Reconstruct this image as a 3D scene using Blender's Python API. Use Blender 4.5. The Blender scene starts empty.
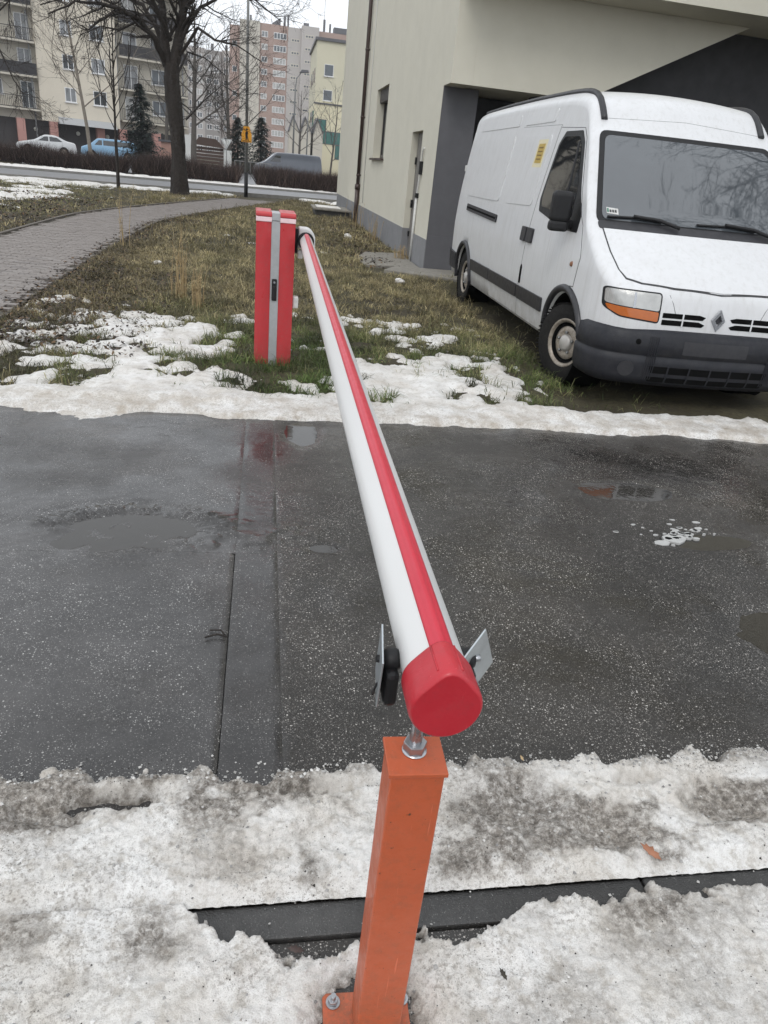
import bpy, bmesh, math, random
import numpy as np
from mathutils import Vector, Matrix
from mathutils.bvhtree import BVHTree
R = math.radians
rng = np.random.default_rng(7)
random.seed(7)
scene = bpy.context.scene
col = scene.collection

# ------------------------------------------------------------------ camera
CAM_H = 1.6
FPX, PITCH, ROLL, YAW = 714.0, R(25.5), R(6.1), R(11.0)
fh = Vector((math.sin(YAW), math.cos(YAW), 0)); r0 = Vector((math.cos(YAW), -math.sin(YAW), 0))
fwd = fh*math.cos(PITCH) + Vector((0, 0, -math.sin(PITCH)))
u0 = r0.cross(fwd)
upv = u0*math.cos(ROLL) - r0*math.sin(ROLL); rgt = r0*math.cos(ROLL) + u0*math.sin(ROLL)
cd = bpy.data.cameras.new('camera'); cam = bpy.data.objects.new('camera', cd); col.objects.link(cam)
cd.sensor_fit = 'VERTICAL'; cd.sensor_height = 36.0; cd.sensor_width = 27.0
cd.lens = FPX/1024*36.0; cd.clip_start = 0.05; cd.clip_end = 3000
m = Matrix.Identity(4)
for i, v in enumerate((rgt, upv, -fwd)):
    for k in range(3): m[k][i] = v[k]
m.translation = (0, 0, CAM_H); cam.matrix_world = m
scene.camera = cam

# ------------------------------------------------------------------ sky, sun, exposure
SUN_EL, SUN_AZ = R(48), R(205)          # azimuth measured clockwise from +Y
w = bpy.data.worlds.new('World'); scene.world = w; w.use_nodes = True
nt = w.node_tree; nt.nodes.clear()
out = nt.nodes.new('ShaderNodeOutputWorld'); bg = nt.nodes.new('ShaderNodeBackground')
sky = nt.nodes.new('ShaderNodeTexSky'); sky.sky_type = 'NISHITA'; sky.sun_disc = False
sky.sun_elevation = SUN_EL; sky.sun_rotation = SUN_AZ; sky.air_density = 1.0; sky.dust_density = 3.0
hs = nt.nodes.new('ShaderNodeHueSaturation'); hs.inputs['Saturation'].default_value = 0.2
mixw = nt.nodes.new('ShaderNodeMix'); mixw.data_type = 'RGBA'; mixw.inputs[0].default_value = 0.88
mixw.inputs[7].default_value = (9.5, 9.9, 10.4, 1)       # even cloud deck over the clear sky
nt.links.new(sky.outputs[0], hs.inputs['Color']); nt.links.new(hs.outputs[0], mixw.inputs[6])
nt.links.new(mixw.outputs[2], bg.inputs[0]); bg.inputs[1].default_value = 0.105
nt.links.new(bg.outputs[0], out.inputs[0])
sd = bpy.data.lights.new('sun', 'SUN'); sd.energy = 0.7; sd.angle = R(25); sd.color = (1, .97, .93)
so = bpy.data.objects.new('sun', sd); col.objects.link(so)
sdir = Vector((math.sin(SUN_AZ)*math.cos(SUN_EL), math.cos(SUN_AZ)*math.cos(SUN_EL), math.sin(SUN_EL)))
so.rotation_euler = sdir.to_track_quat('Z', 'Y').to_euler(); so.location = (0, 0, 30)
vs = scene.view_settings
vs.view_transform = 'Standard'; vs.look = 'None'; vs.exposure = 0.36; vs.gamma = 1.0; vs.use_curve_mapping = False
scene.render.engine = 'CYCLES'

# ------------------------------------------------------------------ materials
MATS = {}
class NT:
    def __init__(s, name):
        s.m = bpy.data.materials.new(name); s.m.use_nodes = True; s.t = s.m.node_tree
        s.b = s.t.nodes['Principled BSDF']
    def n(s, typ, **kw):
        x = s.t.nodes.new('ShaderNode'+typ)
        for k, v in kw.items(): setattr(x, k, v)
        return x
    def l(s, a, b): s.t.links.new(a, b)
    def pos(s):
        g = s.n('NewGeometry'); return g.outputs['Position']
    def obj(s):
        g = s.n('TexCoord'); return g.outputs['Object']
    def noise(s, vec, scale, detail=4, rough=.55):
        x = s.n('TexNoise'); x.inputs['Scale'].default_value = scale; x.inputs['Detail'].default_value = detail
        x.inputs['Roughness'].default_value = rough; s.l(vec, x.inputs['Vector']); return x.outputs['Fac']
    def ramp(s, fac, stops):
        x = s.n('ValToRGB'); e = x.color_ramp.elements
        while len(e) < len(stops): e.new(.5)
        for i, (p, c) in enumerate(stops):
            e[i].position = p; e[i].color = (c, c, c, 1) if isinstance(c, (int, float)) else (*c, 1)
        s.l(fac, x.inputs[0]); return x.outputs[0]
    def mix(s, fac, a, b, blend='MIX'):
        x = s.n('Mix', data_type='RGBA', blend_type=blend)
        for sock, v in ((x.inputs[0], fac), (x.inputs[6], a), (x.inputs[7], b)):
            if isinstance(v, (int, float)): sock.default_value = v
            elif isinstance(v, tuple): sock.default_value = (*v, 1)
            else: s.l(v, sock)
        return x.outputs[2]
    def math(s, op, a, b=0.0):
        x = s.n('Math', operation=op)
        for sock, v in ((x.inputs[0], a), (x.inputs[1], b)):
            if isinstance(v, (int, float)): sock.default_value = v
            else: s.l(v, sock)
        return x.outputs[0]
    def bump(s, h, strength=.3, dist=.01):
        x = s.n('Bump'); x.inputs['Strength'].default_value = strength; x.inputs['Distance'].default_value = dist
        s.l(h, x.inputs['Height']); s.l(x.outputs[0], s.b.inputs['Normal'])
    def set(s, **kw):
        for k, v in kw.items():
            sock = s.b.inputs[k]
            if isinstance(v, tuple): sock.default_value = (*v, 1)
            elif isinstance(v, (int, float)): sock.default_value = v
            else: s.l(v, sock)
        return s.m

def mat(name, c, rough=.5, metal=0.0, var=.12, scale=6.0, dirt=0.0, dirtc=(.09, .08, .065), bump=0.0, bscale=80.0, spec=.5, coat=0.0, bdist=.01):
    """plain procedural material: base colour with mottling, patchy dirt of its own shape, fine relief"""
    if name in MATS: return MATS[name]
    t = NT(name); v = t.obj()
    lo = tuple(x*(1-var) for x in c); hi = tuple(min(1, x*(1+var)) for x in c)
    base = t.mix(t.noise(v, scale), lo, hi)
    if dirt > 0:
        f = t.ramp(t.noise(v, scale*2.3, 8, .7), [(.42, 0.0), (.75, dirt)])
        base = t.mix(f, base, dirtc)
    rr = t.ramp(t.noise(v, scale*3, 5), [(.3, max(.02, rough*.85)), (.7, min(1, rough*1.15))])
    if bump: t.bump(t.noise(v, bscale, 6), bump, bdist)
    t.set(**{'Base Color': base, 'Roughness': rr, 'Metallic': metal, 'Specular IOR Level': spec, 'Coat Weight': coat})
    MATS[name] = t.m
    return t.m

def worn(name, c, rough, chipc, grime, zlo, zhi, chips=.66, scratch=True, coat=.1):
    """painted metal with chips, hairline scratches and splashed dirt between local heights zlo..zhi"""
    t = NT(name); v = t.obj(); sep = t.n('SeparateXYZ'); t.l(v, sep.inputs[0])
    b = t.mix(t.noise(v, 9, 6, .6), tuple(x*.86 for x in c), tuple(min(1, x*1.12) for x in c))
    b = t.mix(t.ramp(t.noise(v, 45, 6, .75), [(.50, 0.0), (.75, .4)]), b, grime)
    mr = t.n('MapRange'); mr.inputs[1].default_value = zhi; mr.inputs[2].default_value = zlo; t.l(sep.outputs[2], mr.inputs[0])
    b = t.mix(t.math('MULTIPLY', mr.outputs[0], t.ramp(t.noise(v, 60, 7, .8), [(.40, .1), (.60, .9)])), b, grime)
    if scratch:
        mp = t.n('Mapping'); mp.inputs['Scale'].default_value = (220, 220, 9); mp.inputs['Rotation'].default_value = (.25, .2, .1); t.l(v, mp.inputs['Vector'])
        b = t.mix(t.ramp(t.noise(mp.outputs[0], 1, 2), [(.70, 0.0), (.76, .45)]), b, tuple(min(1, x*1.5+.08) for x in c))
    ch = t.ramp(t.noise(v, 70, 5, .7), [(chips, 0.0), (chips+.02, 1.0)])
    b = t.mix(ch, b, chipc)
    t.bump(t.math('ADD', t.noise(v, 120, 4), t.math('MULTIPLY', ch, -.5)), .12, .004)
    return t.set(**{'Base Color': b, 'Roughness': t.ramp(t.noise(v, 26, 6, .7), [(.3, rough*.7), (.7, min(1, rough*1.5))]), 'Coat Weight': coat})
def attr_mat(name, rough=.7, spec=.25, trans=0.0):
    t = NT(name); a = t.n('Attribute', attribute_name='Col')
    t.set(**{'Base Color': a.outputs['Color'], 'Roughness': rough, 'Specular IOR Level': spec}); return t.m

def asphalt(name, base, stone, thr, scale, rlo, rhi, wet=(0.45, .62)):
    t = NT(name); p = t.pos(); st = None; cell = None
    for (k, th, rad, br) in ((1.0, thr, .36, .75), (.58, thr+.12, .30, 1.0), (1.9, thr-.06, .42, .5)):
        vo = t.n('TexVoronoi', feature='F1'); vo.inputs['Scale'].default_value = scale*k; t.l(p, vo.inputs['Vector'])
        sep = t.n('SeparateColor'); t.l(vo.outputs['Color'], sep.inputs[0])
        q = t.math('MULTIPLY', t.math('GREATER_THAN', sep.outputs[0], th), t.ramp(vo.outputs['Distance'], [(rad*.7, 1.0), (rad, 0.0)]))
        q = t.math('MULTIPLY', q, t.math('MULTIPLY', t.math('ADD', sep.outputs[2], .45), br))
        st = q if st is None else t.math('MAXIMUM', st, q)
        if cell is None: cell, dist = sep, vo.outputs['Distance']
    st = t.math('MULTIPLY', st, t.ramp(t.noise(p, 2.7, 5, .6), [(.36, .25), (.60, 1.0)]))
    stain = t.ramp(t.noise(p, 1.3, 7, .68), [(.36, .55), (.50, 1.0), (.64, 1.65)])
    tone = t.mix(t.noise(p, 38, 5, .7), tuple(x*.55 for x in base), tuple(x*1.5 for x in base))
    tone = t.mix(1.0, tone, stain, 'MULTIPLY')
    tone = t.mix(t.math('MULTIPLY', cell.outputs[1], .22), tone, tuple(x*1.9 for x in base))
    c = t.mix(st, tone, stone)
    wetf = t.ramp(t.noise(p, 1.15, 6, .6), [(wet[0], 0.0), (wet[1], 1.0)])
    rr = t.mix(wetf, (rhi,)*3, (rlo,)*3)
    h = t.math('ADD', t.math('MULTIPLY', dist, -.7), t.noise(p, 260, 4))
    x = t.n('Bump'); x.inputs['Distance'].default_value = .004
    t.l(t.mix(wetf, (.55,)*3, (.09,)*3), x.inputs['Strength']); t.l(h, x.inputs['Height']); t.l(x.outputs[0], t.b.inputs['Normal'])
    return t.set(**{'Base Color': c, 'Roughness': rr, 'Specular IOR Level': .5})

def snow_mat(name, dirt, edge=False, thin=False):
    t = NT(name); p = t.pos()
    big = t.noise(p, 4.0, 6, .62); mid = t.noise(p, 20, 8, .72); fine = t.noise(p, 85, 5, .75); vf = t.noise(p, 300, 3, .75)
    c = t.mix(t.ramp(big, [(.40, 0.0), (.66, 1.0)]), (.86, .85, .83), (.70, .665, .615))
    c = t.mix(t.ramp(mid, [(.50, 0.0), (.62, dirt*.7)]), c, (.47, .43, .375))
    area = t.ramp(t.noise(p, 2.6, 6, .65), [(.43, .12), (.57, 1.0)])
    if edge:
        sep = t.n('SeparateXYZ'); t.l(p, sep.inputs[0])
        area = t.math('MAXIMUM', t.math('MULTIPLY', area, .35), t.ramp(t.math('MULTIPLY', sep.outputs[1], .1), [(.485, 1.0), (.535, .0)]))
        c = t.mix(t.math('MULTIPLY', area, t.ramp(t.noise(p, 7, 6, .7), [(.42, 0.0), (.68, .75)])), c, (.38, .31, .23))
    if thin:
        at = t.n('Attribute', attribute_name='Col'); ts = t.n('SeparateColor'); t.l(at.outputs['Color'], ts.inputs[0])
        cr_ = t.noise(p, 48, 8, .8)
        c = t.mix(t.math('MULTIPLY', ts.outputs[0], t.ramp(cr_, [(.30, .15), (.58, .85)])), c, (.38, .34, .295))
        thn = t.math('MULTIPLY', t.ramp(ts.outputs[0], [(.35, 0.0), (.9, 1.0)]), t.ramp(cr_, [(.40, .0), (.60, .95)]))
        c = t.mix(thn, c, (.105, .092, .078))
        area = t.math('MAXIMUM', area, ts.outputs[0])
    c = t.mix(t.math('MULTIPLY', area, t.ramp(fine, [(.50, 0.0), (.62, dirt*.7)])), c, (.22, .19, .16))
    c = t.mix(t.math('MULTIPLY', area, t.ramp(vf, [(.61, 0.0), (.66, dirt*.8)])), c, (.06, .053, .045))
    c = t.mix(1.0, c, t.mix(t.ramp(vf, [(.42, 0.0), (.60, 1.0)]), (1, 1, 1), (.88, .875, .865)), 'MULTIPLY')
    t.bump(t.math('ADD', mid, t.math('ADD', fine, t.math('MULTIPLY', vf, .8))), .55, .014)
    return t.set(**{'Base Color': c, 'Roughness': .36, 'Specular IOR Level': .5})

def grate(name): return MATS[name]

# ------------------------------------------------------------------ numpy noise
def _h(ix, iy, s):
    n = (ix.astype(np.int64)*374761393 + iy.astype(np.int64)*668265263 + s*1442695041) & 0xffffffff
    n = ((n ^ (n >> 13))*1274126177) & 0xffffffff
    return ((n ^ (n >> 16)) & 0xffff)/65535.0
def vn(x, y, s=0):
    ix = np.floor(x); iy = np.floor(y); fx = x-ix; fy = y-iy
    fx = fx*fx*fx*(fx*(fx*6-15)+10); fy = fy*fy*fy*(fy*(fy*6-15)+10)
    a = _h(ix, iy, s); b = _h(ix+1, iy, s); c = _h(ix, iy+1, s); d = _h(ix+1, iy+1, s)
    return (a*(1-fx)+b*fx)*(1-fy) + (c*(1-fx)+d*fx)*fy
def fbm(x, y, f, o=4, s=0, g=.5):
    r = 0; a = 1; t = 0
    x = np.asarray(x, float); y = np.asarray(y, float)
    for i in range(o):
        cs, sn = math.cos(i*1.1+.3), math.sin(i*1.1+.3)
        r = r + a*vn((x*cs-y*sn)*f+17.3*i, (x*sn+y*cs)*f-9.1*i, s+i); t += a; a *= g; f *= 2.03
    return r/t                                   # 0..1
def sstep(a, b, x):
    t = np.clip((x-a)/(b-a), 0, 1); return t*t*(3-2*t)

# ------------------------------------------------------------------ mesh helpers
def link(name, me, mt=None, parent=None):
    o = bpy.data.objects.new(name, me); col.objects.link(o)
    if mt: me.materials.append(mt)
    if parent is not None: o.parent = parent
    return o
def tag(o, label=None, cat=None, group=None, kind=None):
    if label: o['label'] = label
    if cat: o['category'] = cat
    if group: o['group'] = group
    if kind: o['kind'] = kind
    return o
def thing(name, label, cat, loc=(0, 0, 0), rz=0.0, group=None):
    o = bpy.data.objects.new(name, None); col.objects.link(o); o.location = loc; o.rotation_euler = (0, 0, rz)
    o.empty_display_size = .2
    return tag(o, label, cat, group)

class MB:
    def __init__(s): s.v = []; s.f = []; s.sm = []
    def add(s, vs_, fs, smooth=False):
        b = len(s.v); s.v += [tuple(v) for v in vs_]
        for f in fs: s.f.append(tuple(i+b for i in f)); s.sm.append(smooth)
        return s
    def box(s, x0, x1, y0, y1, z0, z1, M=None):
        p = [Vector((x, y, z)) for z in (z0, z1) for y in (y0, y1) for x in (x0, x1)]
        if M is not None: p = [M @ q for q in p]
        return s.add(p, [(0, 2, 3, 1), (4, 5, 7, 6), (0, 1, 5, 4), (2, 6, 7, 3), (0, 4, 6, 2), (1, 3, 7, 5)])
    def tube(s, pts, rad, sides=8, cap=True, smooth=True):
        pts = [Vector(p) for p in pts]; n = len(pts)
        if not hasattr(rad, '__len__'): rad = [rad]*n
        vs_ = []; ref = None
        for i, p in enumerate(pts):
            t = (pts[min(i+1, n-1)]-pts[max(i-1, 0)])
            t = t.normalized() if t.length > 1e-9 else Vector((0, 0, 1))
            if ref is None:
                ref = Vector((1, 0, 0)) if abs(t.x) < .8 else Vector((0, 1, 0))
            a = (ref - t*ref.dot(t)).normalized(); ref = a; b = t.cross(a)
            for k in range(sides):
                an = 2*math.pi*k/sides; vs_.append(p + (a*math.cos(an)+b*math.sin(an))*rad[i])
        fs = [(i*sides+k, i*sides+(k+1) % sides, (i+1)*sides+(k+1) % sides, (i+1)*sides+k) for i in range(n-1) for k in range(sides)]
        s.add(vs_, fs, smooth)
        if cap:
            b = len(s.v)-n*sides
            s.f.append(tuple(b+k for k in range(sides))[::-1]); s.sm.append(False)
            s.f.append(tuple(b+(n-1)*sides+k for k in range(sides))); s.sm.append(False)
        return s
    def cyl(s, p0, p1, r, sides=16, r1=None):
        return s.tube([p0, p1], [r, r if r1 is None else r1], sides)
    def lathe(s, prof, axis='X', c=(0, 0, 0), sides=32, smooth=True):
        """prof: list of (radius, along)"""
        vs_ = []; c = Vector(c); n = len(prof)
        for (r, a) in prof:
            for k in range(sides):
                an = 2*math.pi*k/sides; u, v_ = r*math.cos(an), r*math.sin(an)
                vs_.append(c + (Vector((a, u, v_)) if axis == 'X' else Vector((u, a, v_)) if axis == 'Y' else Vector((u, v_, a))))
        fs = [(i*sides+k, i*sides+(k+1) % sides, (i+1)*sides+(k+1) % sides, (i+1)*sides+k) for i in range(n-1) for k in range(sides)]
        return s.add(vs_, fs, smooth)
    def prism(s, poly, axis, a0, a1, M=None):
        """poly in the plane across axis, extruded a0..a1"""
        def P(u, v_, a): return {'X': (a, u, v_), 'Y': (u, a, v_), 'Z': (u, v_, a)}[axis]
        n = len(poly); p = [Vector(P(u, v_, a)) for a in (a0, a1) for (u, v_) in poly]
        if M is not None: p = [M @ q for q in p]
        return s.add(p, [tuple(range(n))[::-1], tuple(range(n, 2*n))] + [(i, (i+1) % n, n+(i+1) % n, n+i) for i in range(n)])
    def build(s, name, mt, parent=None, bevel=0.0, seg=2, smooth=None):
        me = bpy.data.meshes.new(name); me.from_pydata([tuple(v) for v in s.v], [], s.f)
        me.polygons.foreach_set('use_smooth', s.sm if smooth is None else [smooth]*len(s.f))
        bm = bmesh.new(); bm.from_mesh(me); bmesh.ops.recalc_face_normals(bm, faces=bm.faces[:]); bm.to_mesh(me); bm.free()
        o = link(name, me, mt, parent)
        if bevel:
            b = o.modifiers.new('bevel', 'BEVEL'); b.width = bevel; b.segments = seg; b.limit_method = 'ANGLE'; b.angle_limit = R(40)
            b.harden_normals = False
        return o

def arr_mesh(name, V, F3=None, F4=None, colors=None, mt=None, parent=None, smooth=False):
    me = bpy.data.meshes.new(name); V = np.asarray(V, np.float32)
    me.vertices.add(len(V)); me.vertices.foreach_set('co', V.ravel())
    parts = []; tot = []
    if F4 is not None and len(F4): parts.append(np.asarray(F4, np.int32).ravel()); tot.append(np.full(len(F4), 4, np.int32))
    if F3 is not None and len(F3): parts.append(np.asarray(F3, np.int32).ravel()); tot.append(np.full(len(F3), 3, np.int32))
    li = np.concatenate(parts); lt = np.concatenate(tot)
    me.loops.add(len(li)); me.loops.foreach_set('vertex_index', li)
    me.polygons.add(len(lt)); st = np.concatenate(([0], np.cumsum(lt)[:-1])).astype(np.int32)
    me.polygons.foreach_set('loop_start', st)
    me.polygons.foreach_set('use_smooth', np.full(len(lt), smooth))
    if colors is not None:
        a = me.color_attributes.new('Col', 'FLOAT_COLOR', 'POINT')
        c4 = np.ones((len(V), 4), np.float32); c4[:, :3] = colors; a.data.foreach_set('color', c4.ravel())
    me.update(calc_edges=True); me.validate()
    return link(name, me, mt, parent)

def heightfield(name, x0, x1, y0, y1, step, zf, mt, cull=None, parent=None, stepy=None, thin=None):
    nx = max(2, int(round((x1-x0)/step))+1); ny = max(2, int(round((y1-y0)/(stepy or step)))+1)
    X, Y = np.meshgrid(np.linspace(x0, x1, nx), np.linspace(y0, y1, ny))
    Z, keep = zf(X, Y)
    V = np.stack([X, Y, Z], -1).reshape(-1, 3)
    cl = None if thin is None else np.repeat(thin(X, Y, Z).reshape(-1, 1), 3, 1)
    idx = np.arange(nx*ny).reshape(ny, nx)
    F = np.stack([idx[:-1, :-1], idx[:-1, 1:], idx[1:, 1:], idx[1:, :-1]], -1).reshape(-1, 4)
    if keep is not None:
        k = (keep[:-1, :-1] | keep[:-1, 1:] | keep[1:, 1:] | keep[1:, :-1]).reshape(-1); F = F[k]
        used = np.zeros(len(V), bool); used[F.ravel()] = True
        remap = np.cumsum(used)-1; V = V[used]; F = remap[F]
        if cl is not None: cl = cl[used]
    return arr_mesh(name, V, F4=F, mt=mt, parent=parent, smooth=True, colors=cl)

def copy_tree(o, parent=None):
    c = o.copy(); col.objects.link(c)
    if parent is not None: c.parent = parent
    for ch in list(o.children): copy_tree(ch, c)
    return c

# ================================================================== THE SETTING
def street_y(x): return 37.0 + (x+1)*.40
def verge_h(x, y):
    h = .005 + .020*sstep(4.7, 5.6, y) + .08*(fbm(x, y, 1.3, 3, 21)-.5) + .05*(fbm(x, y, 6, 3, 22)-.5)
    rut = np.exp(-((x-2.75)/.22)**2)*sstep(5.0, 5.6, y)*.04
    pth = sstep(.25, -.05, np.abs(x-path_c(y))-.95)*sstep(31.5, 30.5, y)
    return (h - rut)*(1-pth) - .03*pth - .09*sstep(4.95, 4.72, y)
def path_c(y): return -3.36 - .10*np.sin((y-8)*.25) + .0875*(np.maximum(y-18, 0))**1.35

# --- ground to the horizon
t = NT('ground_soil'); p = t.pos()
c = t.mix(t.ramp(t.noise(p, .25, 6), [(.35, 0.0), (.65, 1.0)]), (.075, .065, .04), (.10, .09, .055))
c = t.mix(t.ramp(t.noise(p, 9, 6, .7), [(.4, 0.0), (.7, .8)]), c, (.05, .04, .03))
t.bump(t.noise(p, 40, 5), .5, .03); t.set(**{'Base Color': c, 'Roughness': .9, 'Specular IOR Level': .2}); M_SOIL = t.m
mb = MB(); s = 700; mb.add([(-s, -s, -.16), (s, -s, -.16), (s, s, -.16), (-s, s, -.16)], [(0, 1, 2, 3)])
tag(mb.build('ground', M_SOIL), kind='structure')

# --- verge between the road and the far street
def zverge(X, Y): return verge_h(X, Y), None
t = NT('verge_soil'); p = t.pos()
c = t.mix(t.ramp(t.noise(p, 1.1, 6), [(.35, 0.0), (.65, 1.0)]), (.055, .045, .028), (.095, .085, .045))
c = t.mix(t.ramp(t.noise(p, 22, 6, .7), [(.4, 0.0), (.7, .85)]), c, (.035, .028, .02))
t.bump(t.noise(p, 60, 6, .7), .8, .03); t.set(**{'Base Color': c, 'Roughness': .85, 'Specular IOR Level': .3}); M_VERGE = t.m
tag(heightfield('verge', -14, 9, 4.5, 14, .06, zverge, M_VERGE), kind='structure')
tag(heightfield('verge', -26, 12, 14, 46, .2, zverge, M_VERGE), kind='structure')

# --- the driveway: six asphalt patches with open joints between them
ROAD_Y0, ROAD_Y1, JY, JX0, JX1 = 1.30, 4.95, 2.84, -.10, .085
PUD = [(-.62, 3.10, .52, .30, .016), (2.22, 3.66, .36, .16, .026), (2.34, 3.03, .34, .11, .020), (2.30, 2.20, .50, .30, .011),
       (.26, 4.45, .15, .36, .020), (.30, 2.90, .10, .05, .018), (-1.45, 2.95, .35, .2, .012)]
def road_h(x, y):
    h = .006*(fbm(x, y, .9, 3, 3)-.5) + .004*(fbm(x, y, 7, 3, 4)-.5) + .0022*(fbm(x, y, 45, 2, 5)-.5)
    wob = .35*(fbm(x, y, 5, 3, 9)-.5)
    for (cx, cy, rx, ry, d) in PUD:
        r = np.sqrt(((x-cx)/rx)**2+((y-cy)/ry)**2) + wob*1.4
        h = h - d*(1-sstep(.35, 1.05, r))
    # churned ridge where the surface has broken up beside the joint
    th = np.arctan2((y-2.98)/.36, (x+.55)/.52); rr = np.sqrt(((x+.55)/.52)**2+((y-2.98)/.36)**2)
    band = np.exp(-((rr-.80)/.16)**2)*sstep(-.15, .45, np.sin(th))
    h = h + band*(.024*np.abs(np.sin(th*26+6*fbm(x, y, 9, 2, 31)))+.006)*sstep(.3, .6, fbm(x, y, 8, 3, 30)+.12)
    br = sstep(1.2, .5, np.sqrt(((x+.3)/.75)**2+((y-3.0)/.22)**2))*sstep(.5, .72, fbm(x, y, 14, 3, 33))
    h = h + br*.011
    return h
def zroad(x0, x1, y0, y1):
    def f(X, Y):
        e = np.minimum(X-x0, x1-X)+.0015*(fbm(X, Y, 30, 2, 12)-.5)
        return road_h(X, Y) - .007*(1-sstep(0, .010, e))*(1 if x1 < 0 and y1 < 3 else .35), None
    return f
M_ASA = asphalt('asphalt_old', (.040, .038, .037), (.44, .43, .41), .80, 150, .07, .34, (.36, .54))
M_ASB = asphalt('asphalt_strip', (.030, .028, .027), (.38, .37, .35), .84, 160, .06, .34, (.36, .54))
M_ASC = asphalt('asphalt_coarse', (.022, .0195, .017), (.48, .455, .42), .74, 150, .10, .40, (.42, .60))
road = thing('road', None, None); tag(road, kind='structure')
mb = MB(); mb.box(-60, 60, ROAD_Y0, ROAD_Y1, -.10, -.022); mb.build('roadbed', M_ASC, road)
for (a, b, c0, d, mt_) in ((-4.2, JX0, ROAD_Y0, JY, M_ASA), (-4.2, JX0, JY, ROAD_Y1, M_ASA), (JX0, JX1, ROAD_Y0, JY, M_ASB), (JX0, JX1, JY, ROAD_Y1, M_ASB),
                           (JX1, 7.0, ROAD_Y0, JY, M_ASC), (JX1, 7.0, JY, ROAD_Y1, M_ASC)):
    g = .0030 if (mt_ is M_ASA and d < 3) else .0004
    heightfield('asphalt_patch', a, b-g, c0, d-.001, .014, zroad(a, b-g, c0, d-.001), mt_, parent=road)

t = NT('puddle_water'); p = t.pos()
t.bump(t.noise(p, 18, 3), .06, .01)
t.set(**{'Base Color': (.030, .027, .023), 'Roughness': .05, 'Specular IOR Level': .5}); M_WATER = t.m
for i, (cx, cy, rx, ry, d) in enumerate(PUD):
    mb = MB(); n = 40
    mb.add([(cx, cy, -.0062-.0004*i)]+[(cx+1.05*rx*math.cos(2*math.pi*k/n), cy+1.05*ry*math.sin(2*math.pi*k/n), -.0062-.0004*i) for k in range(n)],
           [(0, k+1, (k+1) % n+1) for k in range(n)])
    tag(mb.build('puddle', M_WATER), kind='structure')

# --- kerb of long concrete edging stones and the footway behind it
M_KERB = asphalt('kerb_concrete', (.036, .035, .034), (.20, .20, .19), .86, 230, .12, .45)
kerb = thing('kerb', None, None); tag(kerb, kind='structure')
for k in range(-4, 5):
    mb = MB(); mb.box(.99+(k-1)*1.2+.003, .99+k*1.2-.003, 1.035, 1.12, -.12, .026+.003*((k*37) % 3-1))
    mb.build('kerb_stone', M_KERB, kerb, bevel=.005)
footway = thing('footway', None, None); tag(footway, kind='structure')
mb = MB(); mb.box(-30, 30, -6, 1.030, -.12, .012); mb.build('asphalt_surface', M_ASC, footway)
mb = MB(); mb.box(-30, 30, 1.124, 1.29, -.12, -.006); mb.build('gutter_strip', M_ASC, footway)

# --- snow
M_SNOWD = snow_mat('snow_trodden', .9, thin=True)
M_SNOWC = snow_mat('snow_clean', .7, edge=True)
def near_dirt(X, Y, Z):
    d = sstep(.50, .66, fbm(X, Y, 3.2, 5, 131, .6))*.5 + .5*sstep(.16, .0, np.abs(Y-1.02-.1*fbm(X, Y, 4, 3, 132)))*sstep(.3, .6, fbm(X, Y, 9, 4, 133))
    d = d - .9*sstep(.25, -.35, X)*sstep(.62, .40, fbm(X, Y, 2.4, 4, 134)); return np.clip(np.maximum(d, sstep(.040, .012, Z)*.9), 0, 1)
def gutter_dirt(X, Y, Z):
    d = .95*sstep(.50, .64, fbm(X, Y, 4.2, 5, 135, .6)) + .75*sstep(1.40, 1.54, Y+.14*(fbm(X, Y, 7, 4, 66)-.5))
    for (cx, cy, rx, ry) in ((.72, 1.34, .22, .12), (1.36, 1.32, .18, .10), (-.50, 1.40, .20, .07), (.98, 1.26, .14, .11), (1.75, 1.36, .2, .1)):
        d = d + 1.0*sstep(1.15, .25, np.sqrt(((X-cx)/rx)**2+((Y-cy)/ry)**2)+1.2*(fbm(X, Y, 14, 4, 136)-.5))
    d = d - .7*sstep(.3, -.3, X)*sstep(1.40, 1.28, Y); return np.clip(np.maximum(d, sstep(.030, .004, Z)), 0, 1)*sstep(1.120, 1.165, Y)
def lumps(X, Y, s):
    a = fbm(X, Y, 8, 5, s, .62); b = 1-np.abs(fbm(X, Y, 34, 3, s+9, .65)*2-1)*1.6; b = .5*b + .5*fbm(X, Y, 80, 2, s+15, .7)
    return a, b
def znear(X, Y):
    a, b = lumps(X, Y, 41)
    cov = np.full_like(X, .62)
    # bare stretch of kerb stone
    fx = np.interp(X, [-.16, -.11, -.04, .02, .06, .20, .30, .40, .44, .50, .60, .70, .80, .90, 1.0, 1.05, 1.2, 1.32, 1.6, 2.2],
                       [-.03, .030, .075, .080, .125, .13, .125, .10, .14, .13, .072, .055, .05, .06, .02, .05, .035, .06, .07, .06])
    fx = fx + .09*(fbm(X, Y, 16, 4, 43, .65)-.5)
    cov = cov - .9*sstep(.012, -.012, (1.12-Y)-fx)*sstep(.004, -.004, Y-1.121)
    post = np.sqrt((X-.25)**2+(Y-.84)**2)
    cov = cov - .35*sstep(.17, .07, post)
    th = (cov-.42)*.12 + .034*(a-.5) + .013*(b-.5)
    th = np.where(cov < .25, -.02, th)
    return .022 + th, th > -.008
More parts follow.
